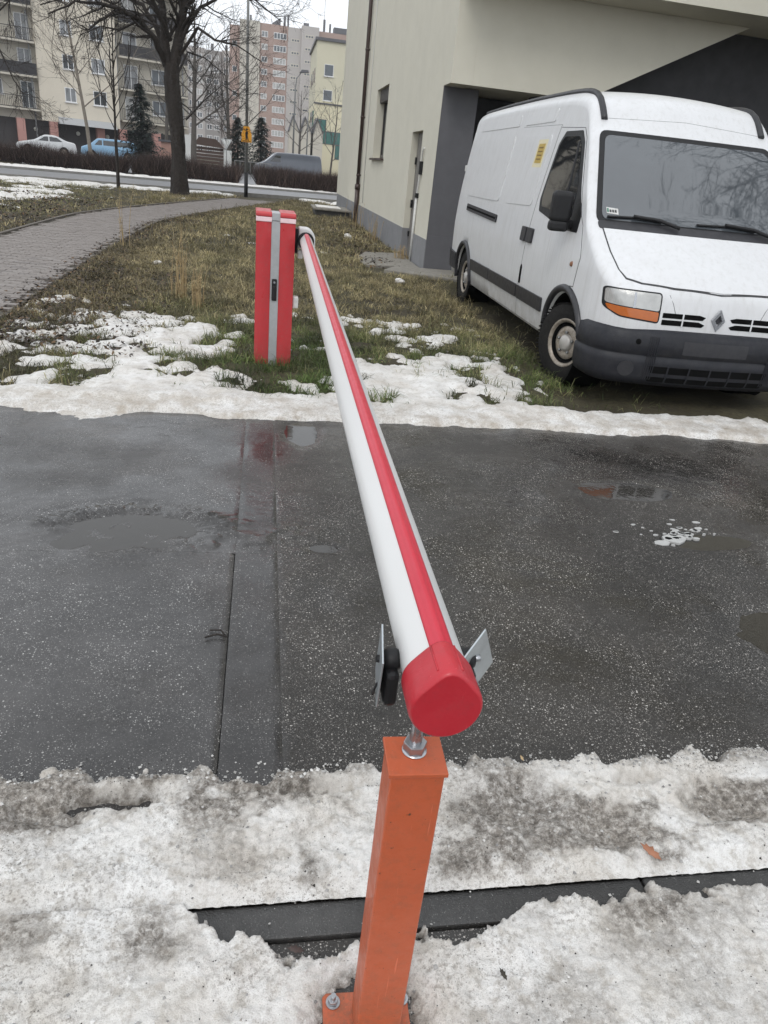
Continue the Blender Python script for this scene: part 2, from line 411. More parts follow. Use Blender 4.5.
# wider pieces of snow: over the footway, and the ploughed ridge in the gutter
tag(heightfield('snow', -1.3, 2.1, .55, 1.1215, .0050, znear, M_SNOWD, thin=near_dirt), kind='stuff')
def zgut(X, Y):
    a, b = lumps(X, Y, 61)
    edge = 1.53 + .10*(fbm(X, X*0, 2.2, 3, 62)-.5) + .12*(fbm(X, Y, 12, 3, 63)-.5)
    cov = .66*np.ones_like(X) - 1.2*sstep(-.05, .03, Y-edge)
    for (cx, cy, rx, ry, k) in ((.72, 1.36, .17, .09, .26), (1.35, 1.33, .16, .09, .26), (-.52, 1.40, .10, .06, .28), (.15, 1.44, .2, .03, .3), (.95, 1.25, .12, .09, .16), (1.1, 1.42, .1, .03, .25), (-.35, 1.44, .12, .035, .45)):
        cov = cov - k*sstep(1.2, .35, np.sqrt(((X-cx)/rx)**2+((Y-cy)/ry)**2) + .9*(fbm(X, Y, 16, 3, 64)-.5))
    th = (cov-.42)*.15*sstep(1.115, 1.20, Y+.05) + .036*(a-.5) + .016*(b-.5) + .008
    flat = sstep(.05, .0, Y-1.1225)
    return (.012 + th)*(1-flat) + flat*(.031+.008*(b-.5)), (th > -.035) & (Y < 1.75)
tag(heightfield('snow', -1.5, 2.6, 1.1165, 1.78, .0050, zgut, M_SNOWD, thin=gutter_dirt), kind='stuff')
def el(X, Y, cx, cy, rx, ry): return 1-np.sqrt(((X-cx)/rx)**2+((Y-cy)/ry)**2)
def verge_cover(X, Y):
    n1 = fbm(X, Y, 1.7, 4, 71); n2 = fbm(X, Y, 6.5, 4, 72)
    strip = sstep(.0, .16, np.minimum(Y-4.62-.16*(fbm(X, X*0, 1.6, 3, 73)-.5)-.10*(fbm(X, Y, 9, 3, 74)-.5), 5.22-Y))*1.0
    f = strip*.9
    for (cx, cy, rx, ry, k) in ((-1.15, 6.25, 1.3, 2.2, .66), (-2.6, 6.6, 1.0, 1.0, .32), (1.45, 5.75, 1.15, 1.2, .74), (1.25, 8.0, .75, .6, .5), (1.62, 7.4, .5, .6, .45),
                                (-.2, 7.6, .5, .6, .42), (-2.3, 8.2, .5, .4, .5), (.55, 5.35, .5, .35, .4)):
        f = np.maximum(f, k*sstep(0, .45, el(X, Y, cx, cy, rx, ry)))
    f = f + .70*(n1-.5) + 2.1*(n2-.5)*sstep(4.95, 5.4, Y)
    f = f - .9*sstep(0, .5, el(X, Y, .12, 6.0, .62, .72)) - .45*sstep(0, .5, el(X, Y, -1.85, 5.75, .5, .45)) - .4*sstep(0, .5, el(X, Y, -.95, 8.3, .5, .6))
    f = f - 1.4*sstep(2.35, 2.75, X)*sstep(5.13, 5.27, Y-.06*(n2-.5)) - .6*sstep(8.3, 9.2, Y)
    pc = path_c(Y)
    f = f - .8*sstep(1.1, .8, np.abs(X-pc))
    return f
def zvs(X, Y):
    f = verge_cover(X, Y); a, b = lumps(X, Y, 81)
    th = np.clip((f-.45)*.11, -.05, .026) + .018*(a-.5) + .010*(b-.5)
    th = th + .022*np.exp(-((Y-4.92)/.14)**2)*fbm(X, Y, 3, 3, 83)
    base = np.where(Y < 4.95, np.maximum(verge_h(X, Y), .006), verge_h(X, Y))
    return base + th, th > -.02
tag(heightfield('snow', -4.6, 6.5, 4.4, 9.4, .022, zvs, M_SNOWC), kind='stuff')
def zfs(X, Y):
    a = fbm(X, Y, 1.1, 4, 91); s0 = street_y(X)
    near = s0-3.9-Y; farr = Y-(s0+3.9)
    f = .95*np.exp(-((near-.35)/.40)**2) + .9*sstep(-.1, .3, farr)*sstep(7.5, 4.0, farr) + .40*sstep(-5.2, -6.5, X)*sstep(17, 20, Y)*(near > 0)
    f = f + 1.3*(a-.5) + .5*(fbm(X, Y, 4, 3, 94)-.5) - 2*((near < .05) & (farr < -.05)) - 1.2*sstep(1.3, .9, np.abs(X-path_c(Y)))*(near > 0)
    th = np.clip((f-.5)*.2, -.1, .07)+.04*(fbm(X, Y, 5, 3, 92)-.5)
    return verge_h(X, Y)+th+.02, th > -.03
tag(heightfield('snow', -26, 9, 14, 47, .11, zfs, M_SNOWC), kind='stuff')

# --- far street and its parking strip
M_STREET = mat('street_asphalt', (.16, .16, .165), .45, var=.2, scale=1.5, bump=.2)
ang = math.atan(.40)
mb = MB(); n = 60
xs = np.linspace(-90, 90, n)
mb.add([(x, street_y(x)+o, .075) for x in xs for o in (-3.6, 3.6)], [(2*i, 2*i+2, 2*i+3, 2*i+1) for i in range(n-1)])
tag(mb.build('street', M_STREET), kind='structure')
M_KB = mat('street_kerb', (.24, .235, .22), .8, dirt=.5, scale=3)
for o in (-3.68, 3.68):
    mb = MB(); mb.add([(x, street_y(x)+o+d, z) for x in xs for (d, z) in ((-.08, -.05), (-.08, .17), (.08, .17), (.08, -.05))],
                      [(4*i+k, 4*i+4+k, 4*i+5+k, 4*i+1+k) for i in range(n-1) for k in range(3)])
    tag(mb.build('street_kerb', M_KB), kind='structure')
mb = MB(); mb.add([(-60, 46.5, .06), (30, 46.5, .06), (30, 84, .06), (-60, 84, .06)], [(0, 1, 2, 3)])
tag(mb.build('parking_lot', M_STREET), kind='structure')

# --- paved path of concrete block pavers
M_PAV = [mat('paver_%d' % i, c_, .75, var=.22, scale=14, dirt=.5, bump=.3) for i, c_ in enumerate([(.225, .20, .185), (.19, .17, .16), (.25, .225, .21)])]
path = thing('path', None, None); tag(path, kind='structure')
mb = MB(); ys = np.linspace(6.2, 32.5, 70)
mb.add([(path_c(y)+o, y, -.006) for y in ys for o in (-.90, .90)], [(2*i, 2*i+2, 2*i+3, 2*i+1) for i in range(69)])
mb.build('bedding_sand', mat('sand_joint', (.085, .075, .06), .95, var=.3, scale=30), path)
pm = MB(); zz = [(-.096, -.046), (-.04, -.052), (.0, -.044), (.04, -.052), (.096, -.046), (.096, .046), (.04, .04), (0, .048), (-.04, .04), (-.096, .046)]
pm.prism(zz, 'Z', -.05, 0)
pme = None; cnt = 0; far = MB()
rows = np.arange(6.3, 32, .1)
bricks = []
for i, y in enumerate(rows):
    for k in range(-5, 5):
        x = float(path_c(y)) + k*.2 + (.1 if i % 2 else 0)
        if abs(x-float(path_c(y))) > .80: continue
        bricks.append((x, float(y)))
bricks.sort(key=lambda q: (q[0]+1)**2*.6+q[1]**2 if q[1] > 7.6 else 1e6+q[1])
protos = []
for j in range(3):
    o = pm.build('paver', M_PAV[j], path); protos.append(o)
for i, (x, y) in enumerate(bricks):
    z = .012+random.uniform(-.004, .004); rz = random.uniform(-.03, .03)
    j = random.choice((0, 0, 1, 2))
    if i < 297:
        if i < 3: o = protos[i]
        else: o = bpy.data.objects.new('paver', protos[j].data); col.objects.link(o); o.parent = path
        o.location = (x, y, z); o.rotation_euler = (random.uniform(-.015, .015), random.uniform(-.015, .015), rz)
    else:
        Mx = Matrix.Translation((x, y, z)) @ Matrix.Rotation(rz, 4, 'Z')
        far.prism(zz, 'Z', -.04, 0, Mx)
tag(far.build('far_pavers', M_PAV[0], path), kind='stuff')
M_EDGE = mat('edging', (.13, .115, .10), .85, dirt=.6, scale=5)
for sd_, y0_ in ((-1, 7.5), (1, 16.0)):
    for k in range(int((31-y0_)/1.0)):
        y = y0_+k; a = Vector((float(path_c(y))+sd_*.93, y, 0)); b = Vector((float(path_c(y+1))+sd_*.93, y+1, 0))
        d = b-a; Mx = Matrix.Translation(a) @ Matrix.Rotation(math.atan2(d.y, d.x), 4, 'Z')
        e = MB(); e.box(.004, d.length-.004, -.03, .03, -.06, .035, Mx); e.build('edging_stone', M_EDGE, path, bevel=.006)

# ================================================================== VEGETATION ON THE VERGE
M_GRASS = attr_mat('grass_blades', .6, .3)
M_LITTER = attr_mat('leaf_litter', .55, .35)
def blades(name, X, Y, Z, H, W, lean, C):
    n = len(X); a = rng.uniform(0, 2*np.pi, n); la = rng.uniform(0, 2*np.pi, n)
    dx, dy = np.cos(a)*W/2, np.sin(a)*W/2; lx, ly = np.cos(la)*lean*H, np.sin(la)*lean*H
    V = np.empty((n, 5, 3), np.float32)
    V[:, 0] = np.stack([X-dx, Y-dy, Z], 1); V[:, 1] = np.stack([X+dx, Y+dy, Z], 1)
    hm = H*np.sqrt(np.maximum(.1, 1-(lean*.5)**2))
    V[:, 2] = np.stack([X-dx*.8+lx*.35, Y-dy*.8+ly*.35, Z+hm*.6], 1); V[:, 3] = np.stack([X+dx*.8+lx*.35, Y+dy*.8+ly*.35, Z+hm*.6], 1)
    V[:, 4] = np.stack([X+lx, Y+ly, Z+hm*np.maximum(.25, 1-lean*.55)], 1)
    b = (np.arange(n)*5)[:, None]
    F4 = b+np.array([[0, 1, 3, 2]]); F3 = b+np.array([[2, 3, 4]])
    CC = np.repeat(C[:, None, :], 5, 1).reshape(-1, 3)
    return tag(arr_mesh(name, V.reshape(-1, 3), F3=F3, F4=F4, colors=CC, mt=M_GRASS), kind='stuff')
def grass_zone(name, x0, x1, y0, y1, dens, hlo, hhi, wd, far=False):
    n = int((x1-x0)*(y1-y0)*dens); X = rng.uniform(x0, x1, n); Y = rng.uniform(y0, y1, n)
    cl = fbm(X, Y, 4.2, 3, 101)
    keep = cl + .25*(rng.random(n)-.5) > .40
    cov = verge_cover(X, Y); keep &= (cov < .54) | (y0 > 9.3) | ((cov < .72) & (rng.random(n) < .10))
    keep &= np.abs(X-path_c(Y)) > .88 + .10*fbm(X, Y, 1.5, 3, 104)*(X > path_c(Y))
    keep &= Y < street_y(X)-4.1
    keep &= ~((X > 2.78) & (Y > 13.0)) & ~((X > 1.75) & (X < 4) & (Y > 12.4) & (Y < 15.2))
    van = np.maximum(sstep(2.5, 2.95, X), sstep(2.1, 2.5, X)*sstep(6.0, 5.6, Y))*sstep(4.9, 5.1, Y)*sstep(12.5, 11.5, Y); keep &= rng.random(n) > van*.96
    keep &= ~((X > -.06) & (X < .24) & (Y > 6.05) & (Y < 6.4))
    X, Y, cl = X[keep], Y[keep], cl[keep]; n = len(X)
    Z = verge_h(X, Y)-.01
    H = rng.uniform(hlo, hhi, n)*(.45+1.2*cl)*(1+.8*(rng.random(n) < .04)); lean = rng.uniform(.4, 1.6, n)
    green = sstep(9.5, 5.5, Y)*.8 + .35*(fbm(X, Y, .9, 3, 102)-.35) - .35*sstep(-1.0, -2.0, X)*sstep(22, 12, Y) + .30*sstep(-4.3, -5, X) + .15*rng.standard_normal(n)
    green = green + .45*sstep(.5, -.4, np.abs(X-.3)-.5)*sstep(9, 6.5, Y)
    green = np.clip(green, 0, 1)[:, None]
    dry = np.clip(.42+1.1*(fbm(X, Y, 2.3, 3, 103)-.45)+.3*rng.standard_normal(n)-.6*green[:, 0], 0, 1)[:, None]
    C = (1-green)*np.array([[.150, .128, .066]]) + green*np.array([[.066, .100, .026]])
    C = (1-dry*.75)*C + dry*.75*np.array([[.38, .315, .18]])
    br = sstep(-.8, -2.0, X)*sstep(13, 9, Y)*.85
    br = np.maximum(br, .9*sstep(1.8, 1.0, np.abs(X-path_c(Y)))*(X > path_c(Y)))[:, None]*rng.random((n, 1))
    C = C*(1-br)+br*np.array([[.04, .028, .018]])
    C = C*rng.uniform(.45, 1.6, (n, 1))*((.12+1.8*fbm(X, Y, 3.6, 4, 107, .65))**1.5)[:, None]
    return blades(name, X, Y, Z, H, rng.uniform(.7, 1.3, n)*wd, lean, C)
grass_zone('grass', -4.4, 3.4, 4.95, 8.0, 3600, .04, .13, .0048)
grass_zone('grass', -3.6, 3.2, 8.0, 14.0, 1900, .06, .13, .006)
grass_zone('grass', -3.8, 2.9, 14.0, 36.0, 520, .07, .16, .010)
grass_zone('grass', -15, -3.6, 11.0, 33.5, 260, .05, .11, .012)
# dead leaves along the path and in the left part of the verge
def litter(n, pick, size):
    X, Y = pick(n); k = (X-path_c(Y) > .45) | (X-path_c(Y) < -.8); X, Y = X[k], Y[k]; n = len(X)
    Z = verge_h(X, Y)+rng.uniform(.005, .05, n); a = rng.uniform(0, 2*np.pi, n); S = rng.uniform(.6, 1.5, n)*size
    tx, ty = rng.uniform(-.7, .7, n), rng.uniform(-.7, .7, n)
    u = np.stack([np.cos(a), np.sin(a), tx], 1)*S[:, None]; v_ = np.stack([-np.sin(a), np.cos(a), ty], 1)*S[:, None]*.6
    P = np.stack([X, Y, Z], 1)
    V = np.stack([P-u, P+v_*.8-u*.1, P+u, P-v_], 1).reshape(-1, 3)
    F = (np.arange(n)*4)[:, None]+np.array([[0, 1, 2, 3]])
    base = np.where(rng.random((n, 1)) < .3, [[.11, .065, .03]], [[.040, .027, .019]])*rng.uniform(.5, 1.5, (n, 1))
    return tag(arr_mesh('leaf_litter', V, F4=F, colors=np.repeat(base, 4, 0), mt=M_LITTER), kind='stuff')
def pk1(n):
    Y = 6.2+rng.random(n)**1.5*16; X = path_c(Y)+.80+np.abs(rng.standard_normal(n))*.62-.25*rng.random(n); return X, Y
def pk2(n): return -1.0-np.abs(rng.normal(0, 1.0, n)), rng.uniform(5.9, 10.5, n)
def pk3(n): return rng.uniform(-11, -4.4, n), rng.uniform(14, 24, n)
litter(9000, pk1, .020); litter(1700, pk2, .016); litter(5000, pk3, .035)
def pk4(n): return rng.uniform(1.6, 2.8, n)+rng.standard_normal(n)*.3, rng.uniform(13, 26, n)
litter(2500, pk4, .03)

# tall dry weed stalks
M_STRAW = mat('dry_stalk', (.40, .30, .16), .8, var=.35, scale=12)
def stalk_clump(label, x, y, n, h, spread, group):
    o = MB()
    for i in range(n):
        a = random.uniform(0, 6.28); r_ = spread*random.random(); hh = h*random.uniform(.35, 1.0)
        bx, by = x+r_*math.cos(a), y+r_*math.sin(a); ln = random.uniform(.02, .22); a2 = random.uniform(0, 6.28)
        pts = [(bx+ln*hh*t_*t_*math.cos(a2), by+ln*hh*t_*t_*math.sin(a2), .0+hh*t_) for t_ in (0, .35, .7, 1)]
        o.tube(pts, [.0045, .004, .003, .0015], 4, cap=False)
        for q in range(random.randint(3, 10)):
            t_ = random.uniform(.3, 1); px = Vector((bx+ln*hh*t_*t_*math.cos(a2), by+ln*hh*t_*t_*math.sin(a2), hh*t_))
            d = Vector((random.uniform(-1, 1), random.uniform(-1, 1), random.uniform(-.3, 1))).normalized()*random.uniform(.02, .07)
            sd_ = d.cross(Vector((0, 0, 1))).normalized()*.006
            o.add([px-sd_, px+sd_, px+d], [(0, 1, 2)])
    ob = o.build('dry_weed', M_STRAW); return tag(ob, label, 'weed', group)
stalk_clump('tall straw-coloured dead weed stalks standing left of the red cabinet', -.96, 8.75, 26, .93, .10, 'dry weeds on the verge')
stalk_clump('shorter rusty dead weed stalks right beside the tall straw ones', -.72, 8.35, 22, .50, .09, 'dry weeds on the verge')
stalk_clump('thin dead weed beside the brown drainpipe at the wall', 2.55, 22.0, 16, .85, .35, 'dry weeds on the verge')
stalk_clump('dead weed tuft between the drainpipe and the side door', 2.60, 18.2, 18, .75, .22, 'dry weeds on the verge')
stalk_clump('small pale dry tuft at the foot of the side door', 2.62, 14.6, 30, .32, .16, 'dry weeds on the verge')
stalk_clump('thin bare weed stems growing at the edge of the paved path', -2.3, 13.0, 6, 1.1, .12, 'dry weeds on the verge')

# ================================================================== BARE TREES
M_BARK = mat('bark_dark', (.022, .0165, .0135), .9, var=.6, scale=9, dirt=.5, dirtc=(.055, .047, .038), bump=1.0, bscale=14, bdist=.06)
M_BARK2 = mat('bark_grey', (.085, .075, .065), .9, var=.35, scale=9, bump=.6, bscale=30)
M_BARK3 = mat('bark_pale', (.19, .165, .135), .9, var=.3, scale=9, bump=.6, bscale=30)
def grow(mb, rnd, p, d, L, r_, lvl, maxl, droop, curl, kids, spread, sides):
    n = 5 if lvl < maxl else 4
    pts = [p.copy()]; rad = [r_]; q = p.copy(); dd = d.copy()
    for i in range(n):
        dd = (dd + Vector((rnd.gauss(0, curl), rnd.gauss(0, curl), rnd.gauss(0, curl)+droop*(.5 if i < n//2 else -.9)))).normalized()
        q = q + dd*(L/n); pts.append(q.copy()); rad.append(max(.0035 if lvl >= maxl else .005, r_*(1-.80*(i+1)/n)))
    mb.tube(pts, rad, sides if lvl == 0 else (5 if lvl == 1 else 3), cap=False)
    if lvl >= maxl: return
    k = kids[min(lvl, len(kids)-1)]
    for i in range(k):
        t_ = rnd.uniform(.22, 1.0); j = min(n-1, int(t_*n)); f = t_*n-j
        b = pts[j].lerp(pts[j+1], f); ax = (pts[j+1]-pts[j]).normalized()
        o = Vector((rnd.gauss(0, 1), rnd.gauss(0, 1), rnd.gauss(0, 1))); o = (o-ax*o.dot(ax)).normalized()
        nd = (ax*math.cos(spread)+o*math.sin(spread)*rnd.uniform(.7, 1.3)).normalized()
        grow(mb, rnd, b, nd, L*rnd.uniform(.35, .62)*(1.15-.4*t_), max(.004, rad[j]*.6), lvl+1, maxl, droop, curl, kids, spread, sides)
def bare_tree(label, base, trunk, limbs, seed, mt_, kids=(7, 6, 4), maxl=3, droop=-.05, curl=.14, spread=.75, group='bare trees', name='bare_tree', rmul=1.0):
    """trunk: list of (x,y,z,r) points; limbs: lists of points with start radius"""
    rnd = random.Random(seed); root = thing(name, label, 'tree', base, 0, group); B = Vector(base)
    o = MB(); TP = [Vector(q[:3])-B for q in trunk]; TR = [q[3] for q in trunk]; Q = []; RR = []
    for i in range(len(TP)-1):
        for k in range(8): Q.append(TP[i].lerp(TP[i+1], k/8)); RR.append(TR[i]+(TR[i+1]-TR[i])*k/8)
    Q.append(TP[-1]); RR.append(TR[-1]); o.tube(Q, RR, 28)
    nn = np.array([tuple(v) for v in o.v]); cen = np.repeat(np.array([tuple(q) for q in Q]), 28, 0); off = nn-cen
    an_ = np.arctan2(off[:, 1], off[:, 0]); k_ = 1+.16*(fbm(an_*2.2, nn[:, 2]*.8, 1.6, 3, seed)-.5)*2+.10*np.sin(an_*9+6*fbm(an_, nn[:, 2], 1.2, 2, seed+5))*fbm(an_*3, nn[:, 2]*1.5, 2, 2, seed+3)
    o.v = [tuple(v) for v in cen+off*k_[:, None]]
    o.build('trunk', mt_, root)
    cr = MB()
    for (pts, ra) in limbs:
        P = [Vector(q)-B for q in pts]; n = len(P)
        rad = [max(.012, ra*(1-.82*i/(n-1))) for i in range(n)]
        # resample with a little wander
        Q = []; RR = []
        for i in range(n-1):
            for s_ in range(4):
                t_ = s_/4; Q.append(P[i].lerp(P[i+1], t_)+Vector((rnd.gauss(0, .02), rnd.gauss(0, .02), rnd.gauss(0, .02)))*(0 if i+s_ == 0 else 1)*ra*6)
                RR.append(rad[i]*(1-t_)+rad[i+1]*t_)
        Q.append(P[-1]); RR.append(rad[-1])
        cr.tube(Q, RR, 7, cap=False)
        tot = sum((P[i+1]-P[i]).length for i in range(n-1))
        nk = int(kids[0]*max(.6, tot/2.2))
        for k in range(nk):
            j = rnd.randint(len(Q)//6, len(Q)-2); ax = (Q[j+1]-Q[j]).normalized()
            ov = Vector((rnd.gauss(0, 1), rnd.gauss(0, 1), rnd.gauss(0, 1))); ov = (ov-ax*ov.dot(ax)).normalized()
            nd = (ax*math.cos(spread)+ov*math.sin(spread)).normalized()
            grow(cr, rnd, Q[j], nd, rnd.uniform(.7, 1.7)*rmul, max(.008, RR[j]*.5), 1, maxl, droop, curl, kids, spread, 6)
    cr.build('crown', mt_, root)
    return root
T0 = (-3.1, 29.6, -.05)
def tp(px, py, dy=0.0):
    """point seen at a photo pixel, at the big tree's own distance"""
    d = fwd + rgt*((px-384)/FPX) + upv*((512-py)/FPX); k = (29.6+dy)/d.y; return tuple(Vector((0, 0, CAM_H))+d*k)
trunk = [tp(181, 201)+(.46,), tp(180, 192)+(.33,), tp(179, 165)+(.25,), tp(177, 130)+(.235,), tp(174, 104)+(.27,), tp(172, 78)+(.25,), tp(172, 64)+(.22,)]
limbs = [([tp(172, 72), tp(178, 45), tp(183, 15), tp(190, -20), tp(200, -60), tp(215, -110)], .21),
         ([tp(170, 72), tp(165, 45), tp(163, 15), tp(160, -15), tp(158, -60, 1), tp(150, -120, 1)], .18),
         ([tp(166, 66), tp(155, 40, -.5), tp(140, 20, -1), tp(122, 10, -1.5), tp(100, 3, -2), tp(75, 2, -2.4), tp(48, 14, -2.8)], .11),
         ([tp(166, 60), tp(158, 30, .6), tp(143, 5, 1), tp(118, -6, 1.4), tp(85, -8, 1.8), tp(40, 5, 2)], .10),
         ([tp(180, 55), tp(198, 28, -.4), tp(215, 40, -1), tp(236, 45, -1.4), tp(262, 62, -1.6)], .06),
         ([tp(180, 40), tp(200, 8, .5), tp(225, -6, .8), tp(255, 0, 1.2), tp(282, 22, 1.4)], .07),
         ([tp(176, 78), tp(188, 52, 1), tp(205, 58, 1.6), tp(225, 75, 2)], .045),
         ([tp(120, 8, -1.5), tp(100, 20, -2), tp(88, 30, -2.2), tp(70, 18, -2.6)], .05),
         ([tp(140, 20, -1), tp(120, 30, -1.2), tp(100, 26, -1.4), tp(80, 35, -1.7)], .04),
         ([tp(170, 40), tp(150, -5, -1), tp(120, -40, -1.5), tp(70, -50, -2)], .09),
         ([tp(163, 5), tp(130, -30, .8), tp(80, -35, 1), tp(20, -10, 1.4), tp(-20, 30, 1.6)], .08),
         ([tp(-60, -40, 2), tp(-30, 0, 1), tp(-5, 40, .8), tp(14, 80, .6), tp(24, 95, .5)], .05),
         ([tp(178, 100), tp(188, 108, -.6), tp(200, 120, -.9), tp(214, 118, -1)], .03),
         ([tp(186, 120, 2), tp(205, 100, 2.3), tp(222, 85, 2.6), tp(240, 95, 3)], .03),
         ([tp(190, -10), tp(220, -40), tp(260, -50), tp(300, -30)], .07)]
bare_tree('big dark leafless tree with forked trunk beside the paved path', T0, trunk, limbs, 5, M_BARK, kids=(8, 6, 4), droop=-.09, curl=.17)
# slim young street tree
yb = (-5.5, 30.7, -.03)
yl = [([(-5.5, 30.7, 1.6), (-5.47, 30.7, 3.2), (-5.42, 30.7, 4.6), (-5.38, 30.7, 6.0)], .045)]
rnd = random.Random(3)
for i in range(17):
    z0_ = 1.7+i*.2; a = i*2.4; l_ = 1.5*(1-.5*i/17)
    yl.append(([(-5.47, 30.7, z0_), (-5.47+.35*l_*math.cos(a), 30.7+.35*l_*math.sin(a), z0_+.45*l_), (-5.47+.55*l_*math.cos(a), 30.7+.55*l_*math.sin(a), z0_+1.0*l_), (-5.47+.62*l_*math.cos(a), 30.7+.62*l_*math.sin(a), z0_+1.6*l_)], .018))
bare_tree('slim young leafless street tree with upswept twigs, left of the big tree', yb, [(-5.5, 30.7, -.05, .065), (-5.49, 30.7, .8, .055), (-5.5, 30.7, 1.7, .05)], yl, 11, M_BARK, kids=(4, 3, 2), maxl=2, droop=.02, spread=.5, rmul=.35)
def far_tree(label, x, y, h, r_, seed, mt_, lean=0.0, n=13, spreadr=.42, first=.28, kids=(5, 4, 3), maxl=2):
    rnd = random.Random(seed); tr = [(x, y, -.1, r_*1.25), (x+lean*.2, y, h*.2, r_), (x+lean*.6, y, h*.45, r_*.75), (x+lean, y, h*.7, r_*.45), (x+lean, y, h*.95, r_*.15)]
    lb = []
    for i in range(n):
        f = first+(.93-first)*i/n; a = i*2.4+rnd.uniform(-.4, .4); l_ = h*spreadr*(1.1-.75*f)*rnd.uniform(.7, 1.2)
        bx = x+lean*min(1, f*1.3); z0_ = h*f
        lb.append(([(bx, y, z0_), (bx+.4*l_*math.cos(a), y+.4*l_*math.sin(a), z0_+.3*l_), (bx+.75*l_*math.cos(a), y+.75*l_*math.sin(a), z0_+.65*l_), (bx+1.0*l_*math.cos(a), y+1.0*l_*math.sin(a), z0_+1.05*l_)], r_*.4*(1.2-f)))
    return bare_tree(label, (x, y, -.1), tr, lb, seed, mt_, kids=kids, maxl=maxl, droop=.0, spread=.65, rmul=h*.12)
far_tree('pale curved leafless tree behind the hedge, in front of the beige flats', -10.9, 52.5, 11.5, .10, 21, M_BARK3, lean=-.9)
far_tree('grey leafless tree right behind the trunk of the big tree', -4.9, 55, 10.5, .17, 23, M_BARK2, lean=.2, n=15)
far_tree('grey leafless tree between the big tree and the lamp post', -2.9, 63, 9.5, .15, 24, M_BARK2, lean=-.2, n=14)
far_tree('hazy leafless tree between the brick tower and the yellow building', 3.6, 92, 9.0, .13, 25, M_BARK2, n=13)
far_tree('small leafless tree against the yellow building by the wall corner', 4.45, 57, 6.3, .07, 26, M_BARK2, lean=.3, n=11)
far_tree('leafless tree rising beside the blue car and the dark spruce', -8.0, 66, 9.5, .14, 27, M_BARK2, lean=.3, n=13)
# bare tree that only shows as a reflection in the windscreen
far_tree('leafless tree right of the van, mirrored in its windscreen', 10.4, 6.6, 9.0, .14, 28, M_BARK, lean=-.3, n=26, spreadr=.62, first=.35, kids=(7, 5, 4), maxl=3)

# spruces
def spruce(label, x, y, h, wd, seed):
    rnd = random.Random(seed); root = thing('spruce_tree', label, 'tree', (x, y, 0), 0, 'dark spruces beyond the street')
    o = MB(); o.tube([(0, 0, -.1), (0, 0, h*.5), (0, 0, h)], [.11, .07, .01], 7); o.build('trunk', M_BARK, root)
    P = []; F = []; C_ = []
    nl = int(h*9)
    for i in range(nl):
        f = i/nl; z0_ = h*(.06+.92*f); rr = wd*1.35*(1-f)**.8*rnd.uniform(.7, 1.15)+.08
        for k in range(int(7+7*(1-f))):
            a = rnd.uniform(0, 6.28); L = rr*rnd.uniform(.6, 1.08)
            for q in range(9):
                t_ = rnd.uniform(.12, 1); bx, by = L*t_*math.cos(a), L*t_*math.sin(a); bz = z0_-.32*L*t_+.12*L*t_*t_+rnd.uniform(-.05, .05)
                a3 = a+rnd.gauss(0, .9); l2 = .22+.22*rnd.random(); dz = rnd.uniform(-.22, .05)
                sx, sy = -math.sin(a3)*.06, math.cos(a3)*.06; b = len(P)
                P += [(bx-sx, by-sy, bz), (bx+sx, by+sy, bz+.02), (bx+l2*math.cos(a3), by+l2*math.sin(a3), bz+dz)]; F.append((b, b+1, b+2))
                g = rnd.uniform(.5, 1.3); C_ += [(.016*g, .026*g, .020*g)]*3
    arr_mesh('crown', P, F3=F, colors=np.array(C_), mt=M_GRASS, parent=root)
spruce('dark spruce standing left of the big tree, behind the blue car', -9.1, 61, 5.6, 1.6, 1)
spruce('blue-grey spruce just left of the lamp post', -2.6, 72, 4.6, 1.6, 2)
spruce('dark spruce just right of the lamp post, behind the grey van', -.6, 74, 4.9, 1.7, 3)

# hedges of bare twigs
M_HEDGE = attr_mat('hedge_twigs', .85, .15)
def hedge(label, x0, x1, y, h, dep, n, seed):
    r2 = np.random.default_rng(seed); X = r2.uniform(x0, x1, n); Y = y+r2.uniform(-dep/2, dep/2, n)
    top = h*(.65+.8*fbm(X, Y, .8, 4, seed)); H = top*r2.uniform(.35, 1.05, n); Z = r2.random(n)*(top-H*.6).clip(0)*.6
    lx, ly = r2.normal(0, .42, n)*H, r2.normal(0, .42, n)*H; W = r2.uniform(.006, .016, n); a = r2.uniform(0, 6.28, n)
    P0 = np.stack([X-x0, Y-y, Z], 1); D = np.stack([lx, ly, H], 1); S = np.stack([np.cos(a)*W, np.sin(a)*W, 0*W], 1); S2 = np.stack([-np.sin(a)*W, np.cos(a)*W, 0*W], 1)
    V = np.stack([P0-S, P0+S, P0+S2*1.5, P0+D], 1).reshape(-1, 3); b = (np.arange(n)*4)[:, None]
    F = np.concatenate([b+np.array([[0, 1, 3]]), b+np.array([[1, 2, 3]]), b+np.array([[2, 0, 3]])])
    C_ = np.where(r2.random((n, 1)) < .25, [[.11, .08, .065]], [[.040, .028, .026]])*r2.uniform(.5, 1.6, (n, 1))
    o = arr_mesh('hedge', V, F3=F, colors=np.repeat(C_, 4, 0), mt=M_HEDGE); o.location = (x0, y, .03)
    return tag(o, label, 'hedge', 'bare hedges along the far street')
hedge('long brown leafless hedge in front of the silver and blue cars', -19, -7.6, 45.3, .85, 1.3, 15000, 5)
hedge('brown leafless hedge behind the big tree, left of the lamp post', -7.3, -1.6, 45.6, .95, 1.3, 8000, 6)
hedge('brown leafless hedge in front of the grey van', -.6, 5.6, 46.6, 1.05, 1.4, 10000, 7)

